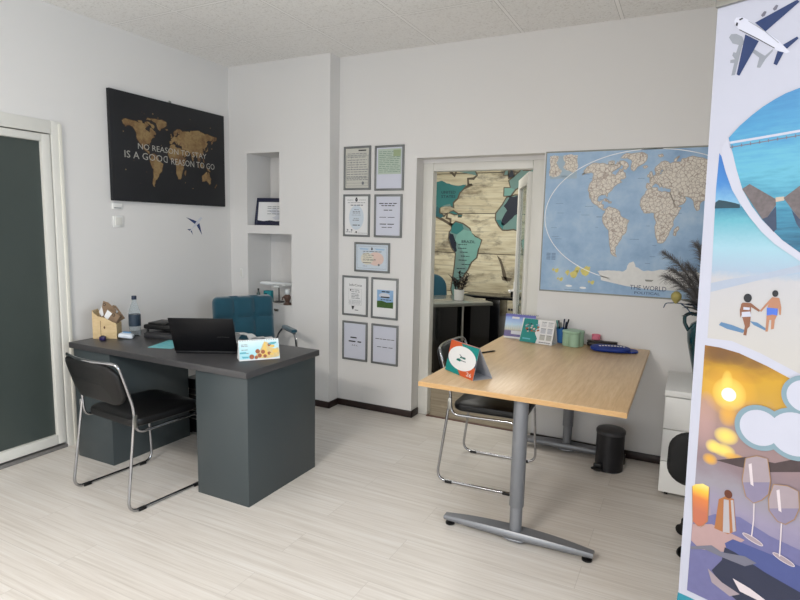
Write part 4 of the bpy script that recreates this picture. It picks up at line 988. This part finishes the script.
def dcal(s, w, h):
    s.rect(-w/2+.002, .008, w/2-.002, h-.004, SKYC, 1)
    for k in range(16): s.rect(-w/2+.008+k*.0136, h-.008, -w/2+.013+k*.0136, h-.004, GREYINK, 2)
    s.poly(roughen([(-.03, .012), (-.02, .03), (.0, .05), (.02, .085), (.03, .105), (.05, .10), (.06, .07), (.09, .06), (.11, .065), (.11, .012)], .1, 1, 2), SANDC, 2)
    s.poly([(.01, .02), (.03, .10), (.036, .10), (.05, .02)], YELC, 3)
    for x, z, r_ in ((-.045, .02, .014), (-.01, .05, .013), (.0, .025, .012), (.02, .045, .012), (.03, .02, .01), (.055, .035, .01), (.06, .085, .011), (-.02, .015, .010)): s.disc(x, z, r_, r_, RUSTC, 4+(x > 0)*.2, 12)
    for x, z, a in ((.075, .075, .014), (.09, .045, .017), (.07, .03, .012)): s.disc(x, z, a, a*.6, YELC, 5+x, 14)
    for x, z in ((.075, .09), (.085, .095), (-.09, .045)): s.rect(x-.02, z-.005, x+.015, z+.004, AQUAC, 6)
    for z in (.09, .082, .06, .04): s.lines(-.1, -.06, z, .003, GREYINK, 3, 2, rnd)
    s.poly([(-.1, .025), (-.06, .022), (-.065, .014), (-.095, .014)], AQUAC, 3)
tent('desk_calendar', 'small travel calendar with pale blue and sandy pictures right of the laptop', (1.552, -1.422, ZD), R(51), .229, .112, .085, dcal)
# laptop
t = thing('laptop', 'open black laptop with its lid back to the viewer on the grey desk', 'laptop', (1.184, -1.471, ZD), R(28.2))
DARKL = mat('dark_laptop_shell', (.035, .038, .055), .45, .2, var=.08)
b = MB(); b.span((-.182, .004, .003), (.182, .245, .019), .004)
for x in (-.15, .15):
    for y in (.03, .22): b.box((x, y, .002), (.02, .01, .004))
b.build('base', DARKL, t)
k_ = MB().span((-.155, .03, .0185), (.155, .13, .0200), .0005).build('keyboard', BLACKP, t)
b = MB()
for i in range(14):
    for j in range(5): b.box((-.143+i*.022, .042+j*.019, .0205), (.018, .015, .002), .0006)
b.build('keys', BLACKP, k_)
MB().span((-.05, .145, .0185), (.05, .22, .0197), .0005).build('touchpad', BLACKP, t)
l = bpy.data.objects.new('lid', None); COL.objects.link(l); l.parent = t; l.location = (0, .006, .016); l.rotation_euler = (R(25), 0, 0)
MB().span((-.186, -.003, .0), (.186, .003, .236), .003).build('lid_shell', DARKL, l)
MB().span((-.172, .0031, .012), (.172, .0036, .218)).build('screen', mat('dark_screen', (.02, .02, .03), .1), l)
s = Sheet(-.0031, .0003); s.text('ASUS', .078, .105, .102, .006, STEEL, 1); s.text('VivoBook', .106, .105, .150, .006, STEEL, 1); s.done('lid_logo', l)
# flyer
t = tag(MB().span((-.08, -.135, 0), (.08, .135, .0012)).build('flyer', mat('aqua_flyer', (.46, .76, .79), .45, var=.1, vscale=30)), 'flat turquoise flyer lying on the grey desk left of the laptop', 'flyer'); t.location = (.785, -1.375, ZD); t.rotation_euler = (0, 0, R(18))
b = MB(); rnd = random.Random(4)
for k in range(5): b.box((rnd.uniform(-.05, .05), rnd.uniform(-.1, .1), .0014), (rnd.uniform(.02, .06), rnd.uniform(.006, .02), .0005))
b.box((0, 0, .0013), (.12, .004, .0004)); o = b.build('flyer_print', AQUAC, t)
# wooden holder with brochures
KRAFT = mat('kraft_card', (.52, .43, .34), .7, var=.2, vscale=40)
BXM = (.2335, -1.531, ZD)
t = thing('brochure_holder', 'plywood holder with sloping sides full of brochures at the left end of the grey desk', 'holder', BXM, R(33))
side = [(0, 0), (.151, 0), (.151, .10), (.125, .112), (.08, .138), (.035, .15), (.012, .17), (0, .19)]
MB().prism(side, 1, 0, .004).build('side_panel', PLY, t); MB().prism(side, 1, .086, .09).build('side_panel', PLY, t)
MB().span((.0, .004, 0), (.151, .086, .004)).build('bottom_panel', PLY, t)
MB().span((0, .004, .004), (.004, .086, .188)).build('end_panel', PLY, t); MB().span((.147, .004, .004), (.151, .086, .098)).build('end_panel', PLY, t)
s = Sheet(-.0003, .0003); s.rect(.050, .02, .053, .12, mat('slot_brown', (.38, .26, .16), .7), 1); s.disc(.075, .075, .006, .009, MATS['slot_brown'], 1, 14); s.done('slot', t)
def brochure(label, y, poly, patch, dot):
    t = thing('brochure', label, 'brochure', (BXM[0]-sin(R(33))*y, BXM[1]+cos(R(33))*y, ZD), R(33), 'brochures in the plywood holder')
    MB().prism(poly, 1, 0, .005).build('booklet', KRAFT, t)
    s = Sheet(-.0003, .0004); s.poly(patch, PAPER, 1); s.disc(*dot, .009, .011, STEMM, 2, 14); s.disc(*dot, .005, .006, KRAFT, 3, 12); s.done('cover_print', t)
brochure('kraft brochure with white label rising highest from the plywood holder', .05, [(.02, .10), (.055, .245), (.085, .235), (.135, .185), (.095, .05)], [(.025, .17), (.045, .21), (.055, .15), (.04, .14)], (.062, .222))
brochure('kraft brochure with a wide white label at the front of the plywood holder', .025, [(.050, .08), (.082, .20), (.170, .150), (.143, .102), (.143, .035)], [(.066, .145), (.09, .19), (.118, .165), (.085, .12)], (.128, .155))
brochure('kraft brochure at the back of the plywood holder, leaning right', .072, [(.07, .07), (.105, .215), (.125, .21), (.180, .125), (.143, .102), (.143, .05)], [(.11, .19), (.12, .195), (.14, .17), (.13, .16)], (.15, .14))
# bottle
WATER = mat('clear_bottle_plastic', (.95, .97, .98), .05, var=0, trans=.95, ior=1.05)
t = thing('water_bottle', 'clear plastic water bottle with dark blue cap and label on the grey desk', 'bottle', (.373, -1.318, ZD))
MB().lathe([(.03, 0), (.037, .006), (.038, .03), (.036, .05), (.038, .07), (.038, .15), (.034, .175), (.022, .215), (.0135, .235), (.0135, .26), (.012, .262), (.012, .236), (.020, .213), (.032, .173), (.0365, .15), (.0365, .01), (0, .008)], seg=32).build('bottle_body', WATER, t)
MB().lathe([(.0385, .07), (.0387, .072), (.0387, .148), (.0385, .15)], seg=32).build('label', mat('navy_label', (.16, .22, .28), .4, var=.25, vscale=30), t)
MB().lathe([(.0155, .25), (.0160, .252), (.0160, .272), (.014, .275)], seg=20).build('cap', mat('navy_cap', (.08, .14, .24), .4), t)
# tissue packet, stamp, black tray
t = thing('tissue_packet', 'crumpled white and blue tissue packet beside the water bottle', 'packet', (.405, -1.412, ZD+.002), R(38))
b = MB(); b.pad(.095, .055, .03, .012, .012, Matrix.Translation((0, 0, .017)) @ Matrix.Rotation(R(8), 4, 'Y'), puff=.006); b.build('packet', mat('white_film', (.82, .85, .88), .3, var=.1, vscale=30), t)
b = MB(); b.pad(.05, .035, .004, .01, .002, Matrix.Translation((0.005, 0, .041)) @ Matrix.Rotation(R(8), 4, 'Y')); b.build('blue_flap', mat('blue_film', (.40, .62, .80), .35, var=.15), t)
t = thing('ink_stamp', 'tiny dark purple block in front of the plywood holder', 'stamp', (.328, -1.528, ZD), R(30))
MB().box((0, 0, .013), (.036, .03, .026), .005).build('stamp_block', mat('dark_purple', (.14, .10, .30), .4), t); MB().box((0, 0, .027), (.02, .016, .008), .003).build('stamp_knob', BLACKP, t)
t = thing('letter_tray', 'black two-tier letter tray behind the flyer on the grey desk', 'tray', (.60, -1.215, ZD), R(10))
DGT = mat('dark_grey_tray', (.20, .20, .21), .4)
b = MB(); b.span((-.14, -.10, 0), (.14, .10, .035), .006); b.span((-.13, -.09, .035), (.13, .09, .042), .003); b.build('lower_tier', DGT, t)
b = MB(); b.span((-.14, -.10, .062), (.14, .10, .092), .008); b.span((-.12, -.08, .09), (.02, .06, .105), .006); b.build('upper_tier', BLACKP, t)
for x in (-.12, .12):
    for y in (-.08, .08): MB().tube([(x, y, .04), (x, y, .064)], .008, 8).build('spacer', BLACKP, t)
# loose open notebook behind the calendar
t = thing('open_notebook', 'open notebook with curling white pages behind the travel calendar', 'notebook', (1.21, -1.085, ZD), R(10))
MB().span((-.15, -.05, 0), (.15, .05, .004), .001).build('cover', PAPER, t)
def page(o):
    b = MB(); n = 14; vs = []
    for j in (0, 1):
        for i in range(n+1):
            x = -.145+.29*i/n; u = abs(x)/.145
            z = .006+(.065*sin(pi*min(1, u*.95+.05))**.8*(1 if x < 0 else .7)+.012*sin(9*u+o))*(1-.25*j)
            vs.append((x, (-.047, .047)[j], max(.006, z)+o*.003))
    vs += [(a, y_, z+.001) for a, y_, z in vs]; m = 2*(n+1); fs = []
    for i in range(n):
        fs.append((i, i+1, n+2+i, n+1+i)); fs.append((m+i, m+n+1+i, m+n+2+i, m+i+1)); fs.append((i, m+i, m+i+1, i+1)); fs.append((n+1+i, n+2+i, m+n+2+i, m+n+1+i))
    fs += [(0, n+1, m+n+1, m), (n, m+n, m+2*n+1, 2*n+1)]
    b.add(vs, fs); b.build('page', PAPER, t, 80)
page(0); page(1)

# ================================================================ things on the light table
OCX, OCY, OCR = 2.661, -1.150, R(-35)
ORNG = mat('calendar_orange', (.78, .34, .17), .42, var=.04); TEALC = mat('calendar_teal', (.06, .52, .50), .42, var=.06); NAVC = mat('calendar_navy', (.05, .12, .24), .42); GREENC = mat('logo_green', (.10, .42, .38), .42); CARDG = mat('grey_card', (.66, .67, .70), .55, var=.03)
def ocal(s, w, h):
    s.rect(-w/2, 0, w/2, h, ORNG, 1)
    s.poly([(w/2, h*.35), (w/2, h*.98), (-w*.12, h*.97), (w*.05, h*.75), (w*.3, h*.55)], TEALC, 2); s.poly([(w/2, h*.36), (w/2, h*.62), (w*.36, h*.60), (w*.40, h*.42)], NAVC, 3)
    s.poly([(-w/2, 0), (w*.06, 0), (-w*.1, h*.2), (-w*.3, h*.33), (-w/2, h*.38)], TEALC, 2); s.poly([(-w/2, h*.36), (-w*.36, h*.34), (-w*.45, h*.55), (-w/2, h*.56)], NAVC, 3)
    s.disc(0, h*.52, w*.485, h*.37, PAPER, 4, 40)
    s.text('26', w*.26, h*.06, w*.43, h*.12, PAPER, 5)
    s.poly([(-w*.17, h*.42), (-w*.03, h*.41), (-w*.0, h*.47), (-w*.08, h*.50), (-w*.16, h*.47)], GREENC, 5); s.stroke([(-w*.1, h*.62), (w*.02, h*.56), (w*.12, h*.57)], .004, GREYINK, 5)
    s.lines(-w*.06, w*.16, h*.52, .008, GREENC, 6, 2, random.Random(1)); s.lines(-w*.0, w*.16, h*.44, .005, GREYINK, 6, 3, random.Random(2))
tent('tent_calendar', 'orange and teal tent calendar with a white oval on the light table', (OCX, OCY, ZT), OCR, .260, .166, .125, ocal, back=CARDG, ap=.3)
PURP = ramp_mat('calendar_purple_sky', 2, 0, .18, [(0, (.36, .33, .56)), (.28, (.40, .36, .56)), (.34, (.74, .74, .66)), (.55, (.70, .82, .90)), (.82, (.52, .62, .86)), (.9, (.34, .34, .66)), (1, (.34, .34, .62))], .42, 15, .1)
def pcal(s, w, h):
    s.rect(-w/2, .012, w/2, h, PURP, 1); s.rect(-w*.27, .03, w*.3, .055, PALEP, 2); s.lines(-w*.28, w*.1, h*.80, .014, PAPER, 2, 1, random.Random(3))
    for k in range(18): s.rect(-w/2+.004+k*.013, h-.004, -w/2+.010+k*.013, h+.003, NAVYP, 2)
    for k in range(12): s.rect(-w*.42+k*.016, h*.36, -w*.42+k*.016+.003, h*.36+random.Random(k).uniform(.01, .045), PALEP, 2)
tent('tent_calendar', 'purple and blue tent calendar standing at the back left of the light table', (2.664, .015, ZT), R(0), .215, .170, .09, pcal)
def tcal(s, w, h):
    s.rect(-w/2, 0, w/2, h, PAPER, 1); s.poly([(-w/2, 0), (.0, 0), (w*.03, h*.2), (-w*.06, h*.42), (w*.0, h*.7), (-w*.03, h), (-w/2+.01, h), (-w*.48, h*.5)], TEALC, 2)
    r2 = random.Random(8)
    for k in range(26):
        x, z = r2.uniform(-w*.40, w*.02), r2.uniform(h*.42, h*.78); a = r2.uniform(.006, .016); s.poly([(x, z), (x+a, z+a*.5), (x+a*.6, z+a*1.2), (x-a*.5, z+a*.7)], [NAVC, RUSTC, PALEP, PINKP, GREYP, SKYP][k % 6], 3+k*.1)
    s.lines(-w*.42, -w*.06, h*.12, .009, AQUAC, 3, 1, r2)
    for i in range(2):
        for j in range(3):
            x, z = w*.10+i*w*.20, h*.16+j*h*.27; s.rect(x, z, x+w*.16, z+h*.22, [PBEIGE, PALEP, PAPER][j], 3); s.rect(x, z+h*.21, x+w*.16, z+h*.225, GREYINK, 4)
            for k in range(4): s.lines(x+.002, x+w*.15, z+.006+k*.008, .003, GREYP, 5, 5, r2)
    s.lines(w*.1, w*.44, h*.05, .006, GREYINK, 3, 5, r2)
tent('tent_calendar', 'teal and white tent calendar with six small month grids, in front of the pen cup', (2.806, -.075, ZT), R(-10), .235, .158, .10, tcal)
t = tag(MB().tube([(0, 0, .005), (.12, 0, .005), (.14, 0, .004)], [.005, .005, .002], 8).build('pen', BLACKP), 'dark pen lying on the light table behind the orange calendar', 'pen'); t.location = (2.585, -.60, ZT); t.rotation_euler = (0, 0, R(62))
# pen cup with pens
t = thing('pen_cup', 'blue pen cup behind the mint green canister', 'pen cup', (2.955, .062, ZT))
CUPB = mat('blue_cup', (.16, .42, .68), .35)
MB().lathe([(.034, 0), (.038, .004), (.040, .10), (.0375, .10), (.035, .006), (0, .006)], seg=24).build('cup', CUPB, t)
rnd = random.Random(9)
for k, (m, nm) in enumerate([(BLACKP, 'black'), (NAVC, 'navy'), (BLACKP, 'short black'), (TEALC, 'teal'), (STEEL, 'silver'), (NAVC, 'leaning navy')]):
    a = k*1.05+.4; d = Vector((cos(a)*.20, sin(a)*.20, 1)).normalized(); L = (.155, .15, .14, .145, .135, .14)[k]
    p0 = Vector((2.955+cos(a)*.011, .062+sin(a)*.011, ZT+.012))
    e = thing('pen', nm+' pen standing in the blue pen cup', 'pen', p0, 0, 'pens in the blue cup')
    MB().tube([(0, 0, 0), d*.012, d*L*.85], [.002, .0045, .0045], 8).build('barrel', m, e); MB().tube([d*L*.85, d*L], .0052, 8).build('pen_cap', m, e)
# mint canister
MINT = mat('mint_green_ceramic', (.60, .72, .62), .45, var=.04)
t = thing('canister', 'mint green clover-shaped canister on the light table', 'canister', (3.045, -.01, ZT), R(20))
MB().lathe([(.066, 0), (.070, .004), (.070, .086), (.066, .088)], seg=64, lobes=4, lob=.22).build('body', MINT, t); MB().lathe([(.072, .089), (.073, .091), (.073, .101), (.069, .105), (0, .106)], seg=64, lobes=4, lob=.22).build('lid', MINT, t)
# pink jar, white tray
t = thing('clip_jar', 'small translucent pink jar near the back edge of the light table', 'jar', (3.178, .088, ZT))
MB().lathe([(.026, 0), (.028, .003), (.028, .075), (.0255, .075), (.0255, .006), (0, .006)], seg=24).build('jar', mat('pink_plastic', (.97, .62, .70), .25, var=0, trans=.5, ior=1.15), t)
b = MB(); rnd = random.Random(2)
for k in range(5): b.tube([(.014*cos(2*pi*i/14), .014*sin(2*pi*i/14), .012+.005*k+.002*sin(i+k)) for i in range(14)], .0022, 6, True)
o = b.build('hair_ties', NAVYP, t); o['kind'] = 'stuff'
t = thing('paper_clip_tray', 'little white dish between the mint canister and the pink jar', 'dish', (3.122, .085, ZT)); MB().lathe([(.012, 0), (.02, .004), (.024, .03), (.022, .03), (.018, .007), (0, .006)], seg=24).build('dish', WHITE, t)
# blue pouch and glasses case
POUCH = mat('royal_blue_fabric', (.05, .17, .48), .6, var=.12, vscale=20, bump=.1, bscale=300)
t = thing('blue_pouch', 'flat royal blue oval cap with white lettering on the light table', 'cap', (3.300, -.055, ZT), R(8))
b = MB(); b.pad(.25, .155, .026, .074, .013, Matrix.Translation((-.01, 0, .0165)), puff=.010); b.build('crown', POUCH, t)
b = MB(); b.pad(.11, .12, .010, .05, .005, Matrix.Translation((.105, .015, .008)) ); b.build('peak', POUCH, t)
b = MB(); rnd = random.Random(12)
for k in range(9): b.box((-.075+.018*k, -.035+.006*sin(k), .0432-.0012*abs(k-5)), (.013, .02, .002), .0005)
b.build('lettering', PAPER, t)
t = thing('glasses_case', 'dark brown glasses case lying just behind the blue cap', 'case', (3.232, -.055, ZT+.001), R(4))
DBRN = mat('dark_brown_leather', (.17, .15, .14), .5, var=.2)
b = MB(); b.pad(.20, .05, .03, .024, .014, Matrix.Translation((0, .105, .017)), puff=.003); b.build('case_body', DBRN, t); b = MB(); b.pad(.196, .047, .008, .022, .004, Matrix.Translation((0, .105, .036))); b.build('case_lid', DBRN, t)

# ================================================================ niche things
t = thing('certificate_stand', 'dark blue framed certificate leaning in the upper niche', 'picture frame', (.338, .13, 1.531), R(14), rot=(R(-10), 0, R(14)))
b = MB(); NB = mat('dark_navy_frame', (.09, .11, .22), .4, var=.1); w_, h_, bw = .29, .245, .026
for lo, hi in [((-w_/2, 0), (-w_/2+bw, h_)), ((w_/2-bw, 0), (w_/2, h_)), ((-w_/2+bw, 0), (w_/2-bw, bw)), ((-w_/2+bw, h_-bw*1.4), (w_/2-bw, h_))]: b.span((lo[0], -.008, lo[1]), (hi[0], .008, hi[1]), .003)
b.build('frame_border', NB, t)
s = Sheet(-.001, .0006); s.rect(-w_/2+bw, bw, w_/2-bw, h_-bw*1.4, PAPER, 1); s.poly(roughen([(-.02, .13), (.06, .15), (.11, .12), (.11, .06), (.05, .05), (.02, .07), (.06, .09)], .1, 1, 2), PALEP, 2)
for z in (.165, .15, .125, .10): s.lines(-.03, .09, z, .005, GREYINK, 3, 3, random.Random(6))
s.poly([(-.12, .026), (.12, .026), (.12, .04), (.06, .036), (0, .044), (-.06, .036), (-.12, .044)], NB, 3)
s.done('certificate', t)
ZN = .845
t = thing('plane_model', 'white model aeroplane on a dark stand in the lower niche', 'model', (.455, .135, ZN))
MODELW = mat('model_white', (.86, .87, .87), .3, var=.03)
b = MB(); d = Vector((.84, .52, -.05)).normalized(); c0 = Vector((-.02, 0, .165))
b.tube([c0-d*.17, c0-d*.155, c0-d*.10, c0+d*.08, c0+d*.14, c0+d*.175], [.004, .014, .019, .019, .012, .004], 12); b.build('fuselage', MODELW, t)
n_ = Vector((-.52, .84, 0)).normalized()
for sg in (1, -1):
    b = MB(); r0 = c0-d*.02; tip = c0+n_*sg*.125+d*.06
    vs = [r0-d*.05, r0+d*.03, tip+d*.012, tip-d*.012]; b.add([tuple(v+Vector((0, 0, h))) for h in (-.003, .003) for v in vs], [(0, 1, 2, 3), (7, 6, 5, 4), (0, 4, 5, 1), (1, 5, 6, 2), (2, 6, 7, 3), (3, 7, 4, 0)]); b.build('wing', MODELW, t)
    b = MB(); e = c0+n_*sg*.065-d*.01+Vector((0, 0, -.018)); b.tube([e-d*.03, e-d*.025, e+d*.02], [.007, .011, .008], 10); b.build('engine', MODELW, t)
    b = MB(); r0 = c0+d*.15; tip = c0+n_*sg*.06+d*.175; vs = [r0-d*.02, r0+d*.015, tip+d*.008, tip-d*.008]; b.add([tuple(v+Vector((0, 0, h))) for h in (-.002, .002) for v in vs], [(0, 1, 2, 3), (7, 6, 5, 4), (0, 4, 5, 1), (1, 5, 6, 2), (2, 6, 7, 3), (3, 7, 4, 0)]); b.build('tailplane', MODELW, t)
b = MB(); r0 = c0+d*.13+Vector((0, 0, .01)); vs = [r0, r0+d*.045, r0+d*.05+Vector((0, 0, .075)), r0+d*.028+Vector((0, 0, .075))]
b.add([tuple(v+n_*h) for h in (-.002, .002) for v in vs], [(0, 1, 2, 3), (7, 6, 5, 4), (0, 4, 5, 1), (1, 5, 6, 2), (2, 6, 7, 3), (3, 7, 4, 0)]); b.build('tail_fin', mat('model_grey', (.55, .57, .60), .4), t)
b = MB(); b.tube([(-.02, 0, .012), (-.02, 0, .15)], .005, 8); b.lathe([(.05, 0), (.05, .008), (.015, .014)], (-.02, 0, 0)); b.build('stand', BLACKP, t)
t = thing('figurine', 'brown and white figurine under the tail of the model plane in the lower niche', 'figurine', (.60, .045, ZN))
BRNF = mat('brown_figurine', (.36, .27, .23), .55, var=.3, vscale=60)
MB().lathe([(.036, 0), (.036, .012), (.022, .018), (.018, .03), (.028, .05), (.03, .07), (.02, .085), (.012, .09)], seg=20).build('body', BRNF, t)
MB().lathe([(.012, .088), (.024, .10), (.027, .118), (.02, .135), (0, .142)], seg=20).build('head', MODELW, t)
for sx in (-1, 1): MB().tube([(sx*.024, 0, .075), (sx*.04, -.015, .06), (sx*.03, -.03, .045)], [.008, .007, .006], 8).build('arm', BRNF, t)
t = thing('teal_box', 'small bright teal box behind the nose of the model plane in the lower niche', 'box', (.345, .10, ZN), R(8)); MB().box((0, 0, .052), (.075, .05, .104), .004).build('carton', mat('bright_teal', (.07, .50, .54), .45, var=.08), t); s = Sheet(-.0255, .0004); s.disc(-.012, .07, .012, .012, NAVC, 1, 14); s.done('carton_print', t)
t = thing('dark_bottle', 'little dark green bottle at the left of the lower niche', 'bottle', (.262, .06, ZN)); MB().lathe([(.014, 0), (.016, .003), (.016, .075), (.008, .092), (.008, .105)], seg=18).build('bottle', mat('dark_green_glass', (.08, .22, .22), .2), t); MB().lathe([(.0095, .1), (.0095, .118), (.008, .12)], seg=14).build('cap', BLACKP, t)
t = thing('wall_hook', 'small metal hook on the column just under the lower niche', 'hook', (.521, 0, .797)); MB().box((0, -.003, 0), (.03, .006, .022), .002).build('back_plate', STEEL, t); MB().tube(smooth_path([(0, -.005, .0), (0, -.03, -.002), (0, -.032, .016)], .008), .005, 8).build('hook', mat('brass_dark', (.34, .30, .24), .35, .8), t)

# ================================================================ vase with dark plumes on the drawer unit
VASE = mat('teal_glaze', (.03, .22, .25), .22, var=.12, coat=.4)
t = thing('vase', 'tall dark teal vase with a loop handle on the white drawer unit', 'vase', (3.835, -.11, .645))
MB().lathe([(.048, 0), (.052, .004), (.056, .03), (.085, .15), (.108, .25), (.112, .30), (.095, .355), (.055, .385), (.046, .41), (.052, .435), (.047, .435), (.04, .41), (.04, .38), (0, .37)], seg=40).build('vase_body', VASE, t)
for sg in (-1, 1):
    MB().tube(smooth_path([(sg*.044, 0, .405), (sg*.10, 0, .418), (sg*.132, 0, .40), (sg*.128, 0, .355), (sg*.104, 0, .31)], .03), .0105, 10).build('handle', VASE, t)
PLUME = mat('dark_plume', (.40, .39, .39), .9, var=.3, vscale=30); DLEAF = mat('dark_green_leaf', (.06, .10, .09), .6, var=.3, vscale=20); BULB = mat('dry_yellow_flower', (.62, .58, .34), .6, var=.3, vscale=30); BLUEST = mat('blue_grey_twig', (.16, .26, .36), .6)
b3 = thing('dried_bouquet', 'dark feathery plumes and leaves with one yellow flower head in the teal vase', 'bouquet', (3.835, -.11, 1.05))
rnd = random.Random(31)
def plume(i, tip, n=46, L=.11):
    g = bpy.data.objects.new('plume', None); COL.objects.link(g); g.parent = b3
    P0, P1, P2 = Vector((0, 0, -.12)), Vector((tip[0]*.25, tip[1]*.25, tip[2]*.7)), Vector(tip); b = MB(); fb = MB(); pts = [P0*(1-u)**2+P1*2*u*(1-u)+P2*u*u for u in [k/14 for k in range(15)]]
    b.tube(pts, [.0035]*8+[.003-.0003*k for k in range(7)], 6); b.build('stem', STEMM, g)
    for k in range(n*9):
        u = .30+.70*k/(n*9); p = P0*(1-u)**2+P1*2*u*(1-u)+P2*u*u; tg = (P1*(1-u)-P0*(1-u)+(P2-P1)*u).normalized()
        d = (tg*1.3+Vector((rnd.uniform(-1, 1), rnd.uniform(-1, 1), rnd.uniform(-1, 1)))).normalized(); l = L*(1.15-u*.6)*rnd.uniform(.6, 1.1)
        e = p+d*l+Vector((0, 0, -.25*l)); m_ = p+d*l*.55; w_ = .0012; sd = d.cross(Vector((rnd.uniform(-1, 1), rnd.uniform(-1, 1), .3))).normalized()*w_
        fb.add([p-sd, p+sd, m_+sd*.8, e, m_-sd*.8], [(0, 1, 2, 4), (4, 2, 3)])
    o = fb.build('feathers', PLUME, g, smooth=0); o['kind'] = 'stuff'
for i, tip in enumerate([(-.27, .02, .36), (-.22, -.06, .27), (-.25, .03, .22), (-.10, .05, .42), (.06, -.04, .44), (.2, .03, .36), (.26, -.05, .25), (-.14, -.10, .30)]): plume(i, tip)
b = MB()
for k in range(12):
    a = rnd.uniform(0, 2*pi); leaf_shape(b, Vector((cos(a)*.02, sin(a)*.02, rnd.uniform(.0, .09))), Vector((cos(a), sin(a)*.6, rnd.uniform(.1, .8))), rnd.uniform(.10, .16), .022)
leaf_shape(b, Vector((-.02, -.02, .02)), Vector((-1, -.2, .0)), .13, .022); leaf_shape(b, Vector((-.02, -.02, .05)), Vector((-1, -.1, .35)), .12, .02)
b.build('leaves', DLEAF, b3)
g = MB().lathe([(.004, -.02), (.022, .0), (.030, .018), (.028, .036), (.014, .052), (.0, .056)], (-.185, -.02, .085), 18).build('flower_head', BULB, b3)
b = MB(); b.tube(smooth_path([(0, 0, -.05), (-.08, -.01, .06), (-.185, -.02, .07)], .05), .003, 6); b.tube(smooth_path([(-.185, -.02, .07), (-.24, -.02, .065), (-.25, -.02, .035)], .02), .003, 6); b.tube(smooth_path([(-.16, -.02, .07), (-.12, -.02, .04), (-.09, -.02, .0)], .02), .0035, 6); b.build('twigs', BLUEST, b3)
